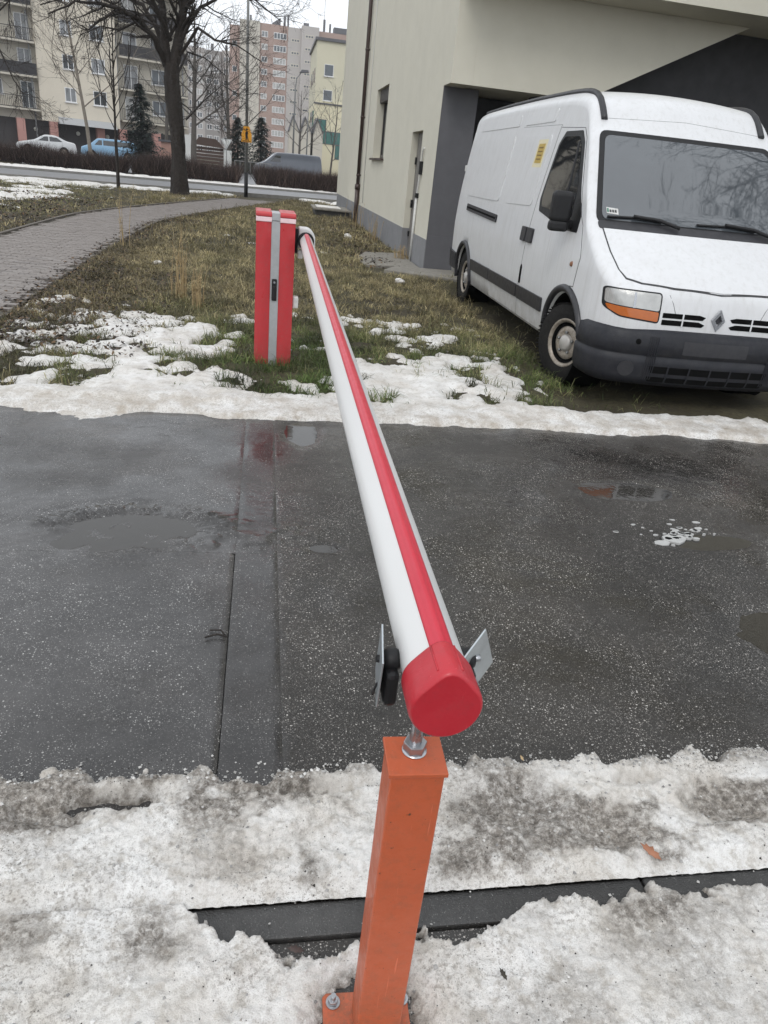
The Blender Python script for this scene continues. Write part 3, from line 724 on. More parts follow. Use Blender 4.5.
# ================================================================== BUILDINGS
M_BEIGE = mat('render_beige', (.60, .575, .485), .85, var=.07, scale=1.2, dirt=.22, dirtc=(.46, .44, .36), bump=.15, bscale=160)
M_PLINTH = mat('render_grey', (.21, .212, .22), .85, var=.10, scale=2, dirt=.25, dirtc=(.11, .105, .10), bump=.2, bscale=120)
M_DKGREY = mat('render_dark_grey', (.105, .104, .112), .85, var=.10, scale=2, bump=.2, bscale=120)
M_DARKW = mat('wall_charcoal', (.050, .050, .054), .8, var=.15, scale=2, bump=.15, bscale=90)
M_BROWN = mat('pipe_brown', (.045, .026, .022), .4, var=.2, scale=5, dirt=.3)
M_WPLAST = mat('plastic_white', (.62, .62, .60), .5, var=.08, scale=10, dirt=.3)
M_BLK = mat('rubber_black', (.012, .012, .013), .5, var=.25, scale=12, spec=.35)
M_FRAMED = mat('frame_dark', (.035, .03, .028), .5)
def glassy(name, c, rough=.05, spec=.6):
    if name in MATS: return MATS[name]
    t = NT(name); v = t.obj()
    b = t.mix(t.noise(v, 1.7, 3), tuple(x*.6 for x in c), tuple(x*1.4 for x in c))
    t.bump(t.noise(v, 2.0, 2), .02, .02)
    t.set(**{'Base Color': b, 'Roughness': rough, 'Specular IOR Level': spec}); MATS[name] = t.m; return t.m
G_DARK = glassy('pane_dark', (.035, .04, .045))

X0 = 2.82
nb = thing('rendered_building', 'beige rendered building with grey plinth and overhanging upper floor behind the white van', 'building', (X0, 13.3, 0))
def nbox(o, x0, x1, y0, y1, z0, z1): return o.box(x0-X0, x1-X0, y0-13.3, y1-13.3, z0, z1)
o = MB(); WT = 3.17
for (ya, yb_, za, zb_) in ((13.30, 14.65, .55, 2.93), (14.65, 15.75, 2.32, 2.93), (15.75, 31.5, .55, 1.85), (15.75, 19.5, 1.85, 2.93), (21.5, 31.5, 1.85, 2.93),
                           (12.80, 19.5, 2.93, 3.45), (21.5, 31.5, 2.93, 3.45), (12.80, 31.5, 3.45, 4.22)):
    nbox(o, X0, WT, ya, yb_, za, zb_)
o.build('side_wall', M_BEIGE, nb)
o = MB(); nbox(o, X0, 14, 31.5, 31.8, .55, 9.5); o.build('rear_wall', M_BEIGE, nb)
o = MB(); nbox(o, X0-.012, WT-.02, 13.275, 14.65, -.3, .55); nbox(o, X0-.012, WT-.02, 15.75, 31.52, -.3, .55); o.build('plinth', M_PLINTH, nb)
o = MB(); o.prism([(WT-X0+.001, 2.93), (5.07-X0, 2.93), (7.64-X0, 4.22), (WT-X0+.001, 4.22)], 'Y', -.5, -.15)
o.build('front_wall', M_BEIGE, nb)
o = MB(); nbox(o, WT+.002, 4.402, 13.152, 14.72, 2.94, 3.2); o.build('soffit', M_BEIGE, nb)
o = MB(); nbox(o, X0+.004, 14, 12.0, 31.4, 4.224, 9.5); o.build('upper_floor', M_BEIGE, nb)
o = MB(); nbox(o, X0-.3, 14.3, 11.7, 32.1, 9.504, 9.75); o.build('roof', M_DKGREY, nb)
o = MB(); nbox(o, X0+.004, 3.42, 13.270, 13.62, -.3, .62); nbox(o, X0+.004, 3.42, 13.285, 13.62, .6205, 2.922); o.build('grey_return_wall', M_DKGREY, nb)
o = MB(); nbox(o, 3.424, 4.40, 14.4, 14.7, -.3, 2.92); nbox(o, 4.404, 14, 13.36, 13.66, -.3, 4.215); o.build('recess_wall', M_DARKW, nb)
# side door, deep in its opening
dr = MB(); nbox(dr, 2.95, 3.01, 14.66, 15.74, -.1, 2.31); dr = dr.build('door', mat('door_grey', (.16, .15, .14), .5, dirt=.3), nb)
h = MB(); nbox(h, 2.90, 2.948, 15.60, 15.64, .95, 1.10); nbox(h, 2.90, 2.92, 15.50, 15.64, 1.03, 1.055); h.build('handle', M_BLK, dr)
for (za, zb_) in ((.4, .5), (1.75, 1.88)):
    h = MB(); nbox(h, 2.92, 2.948, 15.66, 15.73, za, zb_); h.build('hinge', M_BLK, dr)
wn = MB(); 
for q in ((19.51, 19.60, 1.86, 3.44), (21.40, 21.49, 1.86, 3.44), (19.60, 21.40, 1.86, 1.95), (19.60, 21.40, 3.35, 3.44), (20.46, 20.54, 1.95, 3.35)): nbox(wn, 3.02, 3.08, *q)
wn = wn.build('window', M_FRAMED, nb)
g = MB(); nbox(g, 3.045, 3.055, 19.60, 20.46, 1.95, 3.35); nbox(g, 3.045, 3.055, 20.54, 21.40, 1.95, 3.35); g.build('pane', G_DARK, wn)
g = MB(); nbox(g, 2.90, 3.08, 19.50, 21.50, 3.16, 3.445); g.build('shutter_box', M_FRAMED, wn)
g = MB(); nbox(g, 2.74, 3.02, 19.42, 21.58, 1.80, 1.846); g.build('sill', M_BROWN, wn)
# drainpipe
dp = thing('drainpipe', 'brown metal drainpipe running down the beige side wall', 'drainpipe', (X0-.075, 23.9, 0))
o = MB(); o.cyl((0, 0, 1.0), (0, 0, 9.4), .055, 12); o.build('pipe', M_BROWN, dp)
o = MB(); o.cyl((0, 0, .0), (0, 0, 1.02), .068, 12); o.cyl((0, 0, .98), (0, 0, 1.12), .085, 12); o.build('foot_pipe', M_BROWN, dp)
for z in (1.35, 2.9, 4.6):
    o = MB(); o.cyl((0, 0, z), (0, 0, z+.05), .066, 12); o.box(0, .075, -.015, .015, z+.01, z+.04); o.build('pipe_clip', M_BROWN, dp)
o = MB(); o.tube([(X0-.015, 22.9, .65), (X0-.015, 22.9, 4.2), (X0-.015, 22.85, 9)], .009, 6)
tag(o.build('wall_cable', M_WPLAST), 'thin pale cable running down the wall beside the drainpipe', 'cable')
cp = thing('conduit_pipe', 'white conduit with black switch beside the side door', 'conduit', (X0-.03, 14.35, 0))
o = MB(); o.tube([(0, .12, .05), (0, .12, 1.25), (0, .06, 1.45), (0, .0, 1.6), (0, -.02, 1.98), (0, -.10, 2.02)], .016, 8); o.build('pipe', M_WPLAST, cp)
for q in ((.08, .16, 1.18, 1.26), (-.04, .04, 1.58, 1.80)):
    o = MB(); o.box(-.03, .03, *q); o.build('switch_box', M_BLK, cp)
o = MB(); o.tube([(0, .12, .05), (0, .12, 1.2)], .026, 8); o.build('sleeve', M_WPLAST, cp)
# concrete slabs by the door
M_CONC = mat('concrete_slab', (.24, .225, .195), .9, var=.25, scale=5, dirt=.6, bump=.5, bscale=50)
for (lab, poly, z) in (('cracked concrete slab in front of the grey wall return', [(2.0, 12.6), (3.9, 11.75), (3.9, 13.25), (2.3, 13.25)], .075),
                       ('mossy broken concrete slab below the side door', [(1.75, 13.2), (2.25, 13.3), (2.78, 13.3), (2.78, 15.6), (2.0, 15.3), (1.7, 14.2)], .06)):
    o = MB(); o.prism(poly, 'Z', -.1, z); tag(o.build('concrete_slab', M_CONC, bevel=.015), lab, 'slab', 'slabs by the side door')
wc = thing('well_cover', 'low concrete well cover with grey lid lying by the wall corner', 'well cover', (2.15, 26.3, 0))
o = MB(); o.box(-.55, .55, -.9, .9, -.1, .20); o.build('frame', mat('well_dark', (.06, .058, .055), .8), wc)
o = MB(); o.box(-.62, .60, -1.0, .95, .204, .27); o.build('lid', M_CONC, wc, bevel=.02)
o = MB(); o.box(-.5, .3, -.7, .5, .272, .30); o.build('snow_patch', M_SNOWC, wc, bevel=.012)

# ---- far buildings: local x along the facade, local y into the building
def facade(name, label, p0, deg, cat='building', group=None):
    a = R(90-deg); return thing(name, label, cat, p0, a, group)
WFRAME = mat('frame_white', (.70, .70, .70), .5)
G_A = glassy('pane_a', (.10, .115, .13)); G_B = glassy('pane_b', (.22, .23, .24)); G_C = glassy('pane_c', (.42, .42, .41), .3)
def window(par, u0_, u1_, z0, z1, y=0.0, n=2, glass=None, sill=True, frame=WFRAME, fw=.07):
    o = MB(); ya, yb_ = y-.05, y-.005
    o.box(u0_, u1_, ya, yb_, z0, z0+fw); o.box(u0_, u1_, ya, yb_, z1-fw, z1)
    for k in range(n+1):
        u = u0_+(u1_-u0_-fw)*k/n; o.box(u, u+fw, ya, yb_, z0+fw, z1-fw)
    fr = o.build('window', frame, par)
    g = MB(); g.box(u0_+.01, u1_-.01, y-.03, y-.012, z0+.01, z1-.01); g.build('pane', glass or random.choice((G_DARK, G_A, G_A, G_B)), fr)
    if sill:
        g = MB(); g.box(u0_-.08, u1_+.08, y-.14, y-.006, z0-.07, z0-.005); g.build('sill', frame, fr)
    return fr
M_FLAT = mat('flats_beige', (.62, .565, .47), .9, var=.08, scale=.4, dirt=.15, dirtc=(.34, .31, .26))
M_FLAT2 = mat('flats_beige_dull', (.50, .465, .395), .9, var=.1, scale=.4, dirt=.2, dirtc=(.3, .28, .24))
M_PINK = mat('pillar_pink', (.42, .23, .20), .9, var=.1, scale=1)
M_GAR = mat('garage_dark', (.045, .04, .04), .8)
M_RAIL = mat('railing_dark', (.030, .028, .030), .7)
M_AWN = mat('awning_grey', (.36, .37, .38), .7, dirt=.2)
bl = facade('apartment_block', 'beige block of flats with dark balconies and pink garage pillars', (-21.06, 86.5, 0), 70)
U = lambda u: u
o = MB(); o.box(-1.4, 6.1, 0, 12, 2.75, 19); o.build('middle_wall', M_FLAT, bl)
o = MB(); o.box(-14, -1.404, .9, 12, 2.75, 19); o.build('left_wall', M_FLAT2, bl)
o = MB(); o.box(6.104, 13.5, .9, 12, 2.75, 19); o.build('right_wall', M_FLAT2, bl)
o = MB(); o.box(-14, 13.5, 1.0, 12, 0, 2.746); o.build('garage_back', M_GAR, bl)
for u in (-9.2, -3.75, -.75, 3.75, 6.0, 9.5, 13.0):
    o = MB(); o.box(u, u+.75, -.1, .998, 0, 2.745); o.build('pillar', M_PINK, bl)
o = MB(); o.prism([(-1.3, 2.62), (-.01, 3.25), (-.01, 2.62)], 'X', .1, 5.6); o.build('awning', M_AWN, bl)
for u in (-6.3, -2.0, 2.0, 4.9, 8):
    o = MB(); o.lathe([(.0, .0), (.16, .02), (.2, .08), (.16, .14), (0, .16)], 'Y', (u, .82, 1.9), 12); o.build('wall_lamp', mat('lamp_glass', (.55, .55, .5), .3), bl)
for k in range(5):
    z = 4.67+2.85*k
    window(bl, .93, 1.98, z, z+1.28, 0, 2); window(bl, 3.62, 4.92, z, z+1.30, 0, 2)
    zb_ = 3.65+2.88*k
    for (ua, ub) in ((-9.5, -1.5), (6.35, 13.2)):
        b = MB(); b.box(ua, ub, -.35, .895, zb_-.16, zb_); b = b.build('balcony', M_FLAT2, bl)
        r_ = MB()
        if (k in (1, 3) and ua < 0) or (ua > 0 and k in (2, 3)): r_.box(ua, ub, -.33, -.29, zb_+.10, zb_+1.0)
        else:
            for q in range(int((ub-ua)/.16)): r_.box(ua+q*.16, ua+q*.16+.035, -.33, -.30, zb_+.08, zb_+.97)
        r_.box(ua, ub, -.345, -.275, zb_+1.003, zb_+1.06); r_.box(ua, ub, -.34, -.28, zb_+.02, zb_+.078); r_.build('railing', M_RAIL, b)
    if k == 0: window(bl, -3.0, -1.75, 3.72, 6.05, .9, 2, G_A, False); window(bl, -6.0, -4.6, 4.7, 6.0, .9, 2)
    else: window(bl, -3.0, -1.75, zb_+.05, zb_+2.3, .9, 2, random.choice((G_B, G_C)), False); window(bl, -6.2, -4.6, zb_+.9, zb_+2.2, .9, 2)
    window(bl, 6.9, 8.3, zb_+.05, zb_+2.25, .9, 2, random.choice((G_B, G_C)), False); window(bl, 9.7, 11.2, zb_+.8, zb_+2.2, .9, 2)
o = MB(); o.box(-14.2, 13.7, -.2, 12.2, 19.004, 19.3); o.build('roof', M_DKGREY, bl)
for u in (-1.95, 6.2, 12.9):
    o = MB(); o.cyl((u, .55, .1), (u, .55, 18.9), .07, 8); o.build('downpipe', M_AWN, bl)

M_BRICK = mat('tower_brick', (.37, .265, .225), .9, var=.12, scale=.3)
M_TGREY = mat('tower_grey', (.46, .43, .41), .9, var=.08, scale=.3)
M_TBEI = mat('tower_beige', (.55, .515, .45), .9, var=.06, scale=.3)
M_TDARK = mat('window_dark', (.10, .10, .11), .5)
tw = facade('apartment_tower', 'tall brick-red and beige block of flats standing under the sky', (8.35, 221.8, 0), 90)
o = MB(); o.box(-16.0, -10.9, .0, 14, 0, 32.6); o.build('beige_wall', M_TBEI, tw)
o = MB(); o.box(-18.6, -16.004, .6, 14, 0, 31.2); o.build('left_brick_wall', M_BRICK, tw)
o = MB(); o.box(-10.896, -3.75, .5, 14, 0, 32.4); o.build('brick_wall', M_BRICK, tw)
o = MB(); o.box(-3.746, -.30, .3, 14, 0, 32.3); o.build('grey_wall', M_TGREY, tw)
o = MB(); o.box(-.296, 4.2, -.6, 14, 0, 32.9); o.build('stair_wall', M_TGREY, tw)
o = MB(); o.box(4.204, 12.5, .5, 14, 0, 32.3); o.build('right_brick_wall', M_BRICK, tw)
for k in range(11):
    z = 1.3+2.8*k
    window(tw, -10.5, -8.9, z+.1, z+1.45, .5, 2, random.choice((G_A, G_B, G_C)), False, fw=.14)
    window(tw, -7.4, -4.1, z, z+1.45, .5, 4, random.choice((G_A, G_B, G_C, G_C)), False, fw=.16)
    window(tw, -2.9, -.7, z-.2, z+.6, .3, 3, G_A, False, M_TBEI, fw=.2)
    window(tw, .6, 2.9, z+.9, z+1.7, -.6, 3, G_A, False, M_TBEI, fw=.2)
    window(tw, 5.2, 7.8, z, z+1.4, .5, 2, G_B, False, fw=.14)
    if k % 2: window(tw, -17.9, -16.7, z, z+1.3, .6, 1, G_A, False, fw=.12)
for (u, hh, ww) in ((-13.6, 1.0, .5), (-4.9, 1.7, .5), (-4.0, 2.0, .45), (.2, .9, 1.4), (5.3, 2.2, .55), (6.9, 1.4, .45)):
    o = MB(); o.box(u, u+ww, 2, 3, 32.0, 33+hh); o.build('chimney', M_TDARK, tw)
o = MB(); o.prism([(-7.9, 33.0), (-5.7, 34.4), (-5.7, 32.4), (-7.9, 32.4)], 'Y', 3, 5); o.build('roof_hut', M_TDARK, tw)
o = MB(); o.cyl((5.55, 2.5, 34), (5.55, 2.5, 42), .05, 5); o.build('antenna', M_TDARK, tw)
o = MB(); o.box(8.0, 12.0, .45, 4, 32.3, 33.6); o.build('roof_parapet', M_TDARK, tw)

fb = facade('apartment_tower', 'hazy grey block of flats far behind the big tree', (-25.0, 235, 0), 95)
for i, (ua, ub, y, hh) in enumerate(((-2, 2.5, 0, 26.0), (2.504, 7.5, .8, 26.6), (7.504, 12, 0, 26.2), (12.004, 16.5, .8, 26.6), (-16, -2.004, .8, 26))):
    o = MB(); o.box(ua, ub, y, 13, 0, hh); o.build('wall', M_TGREY if i % 2 else mat('tower_dull', (.30, .285, .275), .9, var=.1, scale=.3), fb)
    for k in range(9):
        z = 1.4+2.8*k; n = 2 if ub-ua < 6 else 5
        for q in range(n):
            uu = ua+.5+q*(ub-ua-.6)/n
            window(fb, uu, uu+1.5, z, z+1.4, y, 2, random.choice((G_DARK, G_A, G_B, G_C)), False, fw=.16)
for u in (1.5, 4.8, 9, 12.8):
    o = MB(); o.box(u, u+.6, 2, 3, 26.2, 28); o.build('chimney', M_TDARK, fb)

M_YEL = mat('office_yellow', (.60, .57, .44), .9, var=.06, scale=.4); M_YEL2 = mat('office_yellow_warm', (.68, .63, .46), .9, var=.05, scale=.4)
G_GREEN = glassy('glass_green', (.035, .14, .12), .1)
yl_ = facade('office_building', 'pale yellow building with dark green glazing left of the near wall', (8.32, 112.9, 0), 90)
o = MB(); o.box(-2.1, 12, 0, 16, 8.9, 16.2); o.build('upper_wall', M_YEL, yl_)
o = MB(); o.box(-2.1, 12, -.6, 16, 0, 8.896); o.build('lower_wall', M_YEL2, yl_)
o = MB(); o.box(-2.35, 12.2, -.25, 16.3, 16.204, 16.55); o.build('roof', M_TDARK, yl_)
o = MB(); o.box(-2.2, 12.1, -.72, -.602, 8.80, 8.98); o.build('ledge', M_TDARK, yl_)
window(yl_, -1.0, .25, 12.2, 13.6, 0, 1, G_A, True); window(yl_, -1.0, .25, 9.3, 10.6, 0, 1, G_A, True)
window(yl_, 3.0, 4.3, 12.2, 13.6, 0, 1, G_A, True)
window(yl_, -2.0, -.4, 4.0, 7.0, -.6, 2, G_GREEN, False, M_TDARK); window(yl_, -.38, 1.9, 4.0, 5.6, -.6, 3, G_GREEN, False, M_TDARK); window(yl_, 1.0, 1.9, 2.2, 3.98, -.6, 1, G_GREEN, False, M_TDARK)
gx = MB(); gx.box(-2.24, -2.102, 1, 8, 4.6, 8.0); gx.build('side_glazing', G_GREEN, yl_)
for k in range(3):
    gx = MB(); gx.box(-2.16, -2.102, 2+4*k, 3.4+4*k, 11.5, 13.2); gx.build('side_window', G_A, yl_)
# low white outbuilding roofs between tower and office
o = thing('outbuilding', 'row of small gabled white outbuildings in front of the brick tower', 'building', (4.0, 101, 0))
for k in range(3):
    q = MB(); q.prism([(-.8+k*1.5-.6, 0), (-.8+k*1.5+.6, 0), (-.8+k*1.5+.6, 5.0), (-.8+k*1.5-.2, 6.4), (-.8+k*1.5-.6, 5.0)], 'Y', 0, 6); q.build('wall', M_TBEI, o)
    q = MB(); q.prism([(-.8+k*1.5-.7, 4.85), (-.8+k*1.5-.2, 6.6), (-.8+k*1.5+.72, 4.85), (-.8+k*1.5+.6, 4.8), (-.8+k*1.5-.2, 6.38), (-.8+k*1.5-.6, 4.8)], 'Y', -.2, 6.2); q.build('roof', M_TDARK, o)

# ================================================================== VEHICLES
def paint(name, c, dirt=.25, rough=.28):
    t = NT(name); v = t.obj(); sep = t.n('SeparateXYZ'); t.l(v, sep.inputs[0])
    low = t.ramp(sep.outputs[2], [(.25, 1.0), (.75, .0)])        # road spray on the lower panels
    n1 = t.ramp(t.noise(v, 5, 7, .7), [(.35, 0.0), (.75, 1.0)])
    b = t.mix(t.math('MULTIPLY', n1, dirt*.45), c, tuple(x*.72 for x in (c[0]*.95, c[1]*.93, c[2]*.88)))
    st = t.n('Mapping'); st.inputs['Scale'].default_value = (14, 14, .7); t.l(v, st.inputs['Vector'])
    b = t.mix(t.math('MULTIPLY', t.ramp(t.noise(st.outputs[0], 2, 4), [(.5, 0.0), (.8, dirt)]), .5), b, (.35, .33, .29))
    b = t.mix(t.math('MULTIPLY', t.math('MULTIPLY', low, t.ramp(t.noise(v, 9, 6, .7), [(.3, .25), (.7, 1.0)])), dirt*1.6), b, (.26, .235, .20))
    t.set(**{'Base Color': b, 'Roughness': t.ramp(n1, [(0.0, rough), (1.0, rough*1.6)]), 'Coat Weight': .3, 'Coat Roughness': .12}); return t.m
M_VANW = paint('van_white', (.68, .685, .695), .5)
M_BUMP = mat('bumper_plastic', (.013, .014, .019), .5, var=.35, scale=7, dirt=.4, dirtc=(.045, .043, .043), spec=.35, bump=.25, bscale=120)
M_TRIM = mat('trim_plastic', (.022, .022, .026), .45, var=.25, scale=8, dirt=.3, dirtc=(.06, .057, .055))
M_TYRE = mat('tyre_rubber', (.014, .0135, .013), .8, var=.3, scale=12, dirt=.25, dirtc=(.05, .044, .038), spec=.2)
M_RIM = mat('wheel_steel', (.36, .32, .27), .5, .3, var=.3, scale=14, dirt=.85, dirtc=(.12, .085, .055))
M_HUB = mat('hub_cap', (.50, .48, .45), .4, .3, var=.15, dirt=.3)
M_HOLE = mat('black_void', (.006, .006, .006), .9, spec=.05)
M_SEAM = mat('seam_dark', (.05, .05, .052), .8)
M_CHROME = mat('chrome', (.45, .46, .48), .28, .9, var=.1, dirt=.2)
M_AMBER = mat('lens_amber', (.46, .115, .015), .18, var=.2, scale=30, coat=.5)
G_WS = glassy('windscreen_glass', (.060, .068, .076), .03, .5); G_WS.node_tree.nodes['Principled BSDF'].inputs['IOR'].default_value = 2.1
G_SIDE = glassy('side_glass', (.016, .018, .02), .03, .5); G_SIDE.node_tree.nodes['Principled BSDF'].inputs['IOR'].default_value = 1.8
t = NT('lamp_lens'); v = t.obj(); wv = t.n('TexWave'); wv.inputs['Scale'].default_value = 34; wv.inputs['Distortion'].default_value = .6; t.l(v, wv.inputs['Vector'])
t.set(**{'Base Color': t.mix(t.noise(v, 9, 3), (.30, .30, .29), (.62, .62, .60)), 'Roughness': .16, 'Metallic': .35, 'Coat Weight': .6}); t.bump(wv.outputs['Fac'], .25, .006); M_LENS = t.m

def resample(pts, step):
    out = [pts[0]]
    for a, b in zip(pts[:-1], pts[1:]):
        L = math.hypot(b[0]-a[0], b[1]-a[1]); n = max(1, int(L/step))
        for i in range(1, n+1): out.append((a[0]+(b[0]-a[0])*i/n, a[1]+(b[1]-a[1])*i/n))
    return out
def smooth_line(pts, it=2):
    for _ in range(it):
        q = [pts[0]]
        for a, b in zip(pts[:-1], pts[1:]):
            q += [(a[0]*.75+b[0]*.25, a[1]*.75+b[1]*.25), (a[0]*.25+b[0]*.75, a[1]*.25+b[1]*.75)]
        q.append(pts[-1]); pts = q
    return pts
def loft(profile, Wf, Sf, zbot, sr=.10, crown=.03, step=.03, it=2):
    """body whose roof line follows profile (y, ztop); local y runs to the rear, x across, z up"""
    pr = resample(smooth_line(profile, it), step); rings = []
    for (y, zt) in pr:
        W = Wf(y); zb = min(zbot(y), zt-.06); r_ = min(sr(y) if callable(sr) else sr, (zt-zb)*.5)
        half = [(0, zb), (W*Sf(zb)*.5, zb), (W*Sf(zb)-.03, zb)]
        for i in range(15):
            z = zb+.02+(zt-r_-zb-.02)*i/14; half.append((W*Sf(z), z))
        xs_ = W*Sf(zt-r_); cr_ = crown(y) if callable(crown) else crown
        for i in range(1, 7):
            a = i/6*math.pi/2; half.append((xs_-r_*(1-math.cos(a)), zt-r_+r_*math.sin(a)))
        xe = half[-1][0]
        for i in range(1, 7):
            x = xe*(1-i/6); half.append((x, zt+cr_*(1-(x/xe)**2)))
        ring = [Vector((x, y, z)) for (x, z) in half] + [Vector((-x, y, z)) for (x, z) in half[-2:0:-1]]
        rings.append(ring)
    bm = bmesh.new(); vr = [[bm.verts.new(v) for v in r_] for r_ in rings]; n = len(vr[0])
    for a, b in zip(vr[:-1], vr[1:]):
        for k in range(n): bm.faces.new((a[k], a[(k+1) % n], b[(k+1) % n], b[k])).smooth = True
    bm.faces.new(vr[0][::-1]); bm.faces.new(vr[-1])
    bmesh.ops.recalc_face_normals(bm, faces=bm.faces[:])
    return bm
def cut_wheels(bm, cuts):
    me = bpy.data.meshes.new('tmp'); bm.to_mesh(me); o = bpy.data.objects.new('tmp', me); col.objects.link(o); tmp = [o]
    for (y, z, r_, xa, xb) in cuts:
        q = MB(); q.lathe([(.0001, xa), (r_, xa), (r_, xb), (.0001, xb)], 'X', (0, y, z), 40, smooth=True); c = q.build('cut', None); tmp.append(c)
        md = o.modifiers.new('b', 'BOOLEAN'); md.object = c; md.operation = 'DIFFERENCE'; md.solver = 'EXACT'
    dg = bpy.context.evaluated_depsgraph_get(); ev = o.evaluated_get(dg); res = bpy.data.meshes.new_from_object(ev)
    for x in tmp: d = x.data; bpy.data.objects.remove(x); bpy.data.meshes.remove(d)
    return res
def rounded(poly, r_, n=4):
    out = []; m_ = len(poly)
    for i in range(m_):
        p0, p, p1 = Vector(poly[i-1]), Vector(poly[i]), Vector(poly[(i+1) % m_]); rr = min(r_, (p0-p).length*.45, (p1-p).length*.45)
        a = p+(p0-p).normalized()*rr; b = p+(p1-p).normalized()*rr
        for k in range(n+1):
            t_ = k/n; out.append(tuple((a*(1-t_)+p*t_)*(1-t_)+(p*(1-t_)+b*t_)*t_))
    return out
class Body:
    def __init__(s, bm): s.bvh = BVHTree.FromBMesh(bm)
    def hit(s, u, v, d):
        if d == 'L': o_, r_ = Vector((-5, u, v)), Vector((1, 0, 0))
        elif d == 'R': o_, r_ = Vector((5, u, v)), Vector((-1, 0, 0))
        elif d == 'F': o_, r_ = Vector((u, -9, v)), Vector((0, 1, 0))
        elif d == 'B': o_, r_ = Vector((u, 19, v)), Vector((0, -1, 0))
        else: o_, r_ = Vector((u, v, 9)), Vector((0, 0, -1))
        h_ = s.bvh.ray_cast(o_, r_); return (h_[0], h_[1], r_)
    def patch(s, name, poly, d, off, mt_, parent, thick=.012, grid=.06, rad=0.0):
        """a panel lying on the body: outline in the projection plane, laid on the surface, proud by off, with turned-in edges"""
        if rad: poly = rounded(poly, rad)
        bm = bmesh.new(); bm.faces.new([bm.verts.new((u, v, 0)) for (u, v) in poly])
        us = [q[0] for q in poly]; vs_ = [q[1] for q in poly]
        for ax, lo, hi in ((0, min(us), max(us)), (1, min(vs_), max(vs_))):
            k = int((hi-lo)/grid)
            for i in range(1, k+1):
                c = lo+(hi-lo)*i/(k+1); no = Vector((1, 0, 0)) if ax == 0 else Vector((0, 1, 0))
                bmesh.ops.bisect_plane(bm, geom=bm.verts[:]+bm.edges[:]+bm.faces[:], plane_co=no*c, plane_no=no)
        inn = {}
        last = None
        for v in bm.verts:
            p_, n_, r_ = s.hit(v.co.x, v.co.y, d)
            if p_ is None: p_, n_ = last if last else (Vector((0, 0, 0)), -r_)
            if n_.dot(r_) > 0: n_ = -n_
            last = (p_, n_)
            v.co = p_+n_*off; inn[v] = n_.copy()
        bmesh.ops.recalc_face_normals(bm, faces=bm.faces[:])
        av = sum((f.normal for f in bm.faces), Vector())
        if av.dot(r_) > 0: bmesh.ops.reverse_faces(bm, faces=bm.faces[:])
        for f in bm.faces: f.smooth = True
        be = [e for e in bm.edges if e.is_boundary]
        for e in be: e.smooth = False
        mp = {}
        for e in be:
            for v in e.verts:
                if v not in mp: mp[v] = bm.verts.new(v.co-inn[v]*thick)
        for e in be:
            a, b = e.verts; f = e.link_faces[0]
            for lp in f.loops:
                if lp.edge == e: a, b = lp.vert, lp.link_loop_next.vert
            bm.faces.new((b, a, mp[a], mp[b]))
        me = bpy.data.meshes.new(name); bm.to_mesh(me); bm.free(); return link(name, me, mt_, parent)
    def strip(s, name, pts, d, mt_, parent, r_=.006, off=.0, sides=6, step=.05):
        pts = resample(pts, step); P = []
        for (u, v) in pts:
            p_, n_, rr = s.hit(u, v, d)
            if p_ is not None: P.append(p_+n_*off)
        o = MB(); o.tube(P, r_, sides); return o.build(name, mt_, parent)
def both(f):
    for d, sx in (('L', -1), ('R', 1)): f(d, sx)
def wheel(parent, x, y, r_, wd, sx, steer=0.0, detail=True, rimr=None, z=None):
    rr = rimr or r_*.60; w2 = wd/2
    root = MB(); root.lathe([(rr, -w2*.8), (r_*.93, -w2), (r_*.985, -w2*.8), (r_, -w2*.3), (r_, w2*.3), (r_*.985, w2*.8), (r_*.93, w2), (rr*1.06, w2*.9), (rr, w2*.75)], 'X', (0, 0, 0), 40 if detail else 20)
    if detail:
        for i in range(56):
            a = 2*math.pi*i/56
            for k, aa in ((-.45, 0), (.45, .05)):
                Mx = Matrix.Rotation(a+aa, 4, 'X'); root.box(k*wd*.9-.028, k*wd*.9+.028, -.006, .006, r_*.98, r_*1.006, Mx)
    wo = root.build('wheel', M_TYRE, parent); wo.location = (x, y, r_ if z is None else z); wo.rotation_euler = (0, 0, steer)
    o = MB(); a = sx
    o.lathe([(rr*1.03, a*w2*.80), (rr*.97, a*w2*.86), (rr*.90, a*w2*.72), (rr*.82, a*w2*.42), (rr*.74, a*w2*.36), (rr*.66, a*w2*.55), (rr*.50, a*w2*.62), (rr*.36, a*w2*.50), (rr*.33, a*w2*.50), (0.001, a*w2*.50)], 'X', (0, 0, 0), 40 if detail else 20)
    o.build('rim', M_RIM, wo)
    if detail:
        o = MB(); o.lathe([(rr*.36, a*w2*.48), (rr*.34, a*w2*.72), (rr*.26, a*w2*.84), (.001, a*w2*.86)], 'X', (0, 0, 0), 32); o.build('hub_cap', M_HUB, wo)
        o = MB(); o.lathe([(rr*.86, a*w2*.66), (rr*.80, a*w2*.46), (rr*.74, a*w2*.42), (rr*.70, a*w2*.52)], 'X', (0, 0, 0), 32); o.build('rim_well', M_HOLE, wo)
        o = MB()
        for i in range(5):
            an = 2*math.pi*i/5+.3; c = Vector((a*w2*.60, rr*.44*math.cos(an), rr*.44*math.sin(an))); o.cyl(c, c+Vector((a*.022, 0, 0)), .013, 6)
        o.build('wheel_nut', M_CHROME, wo)
    return wo

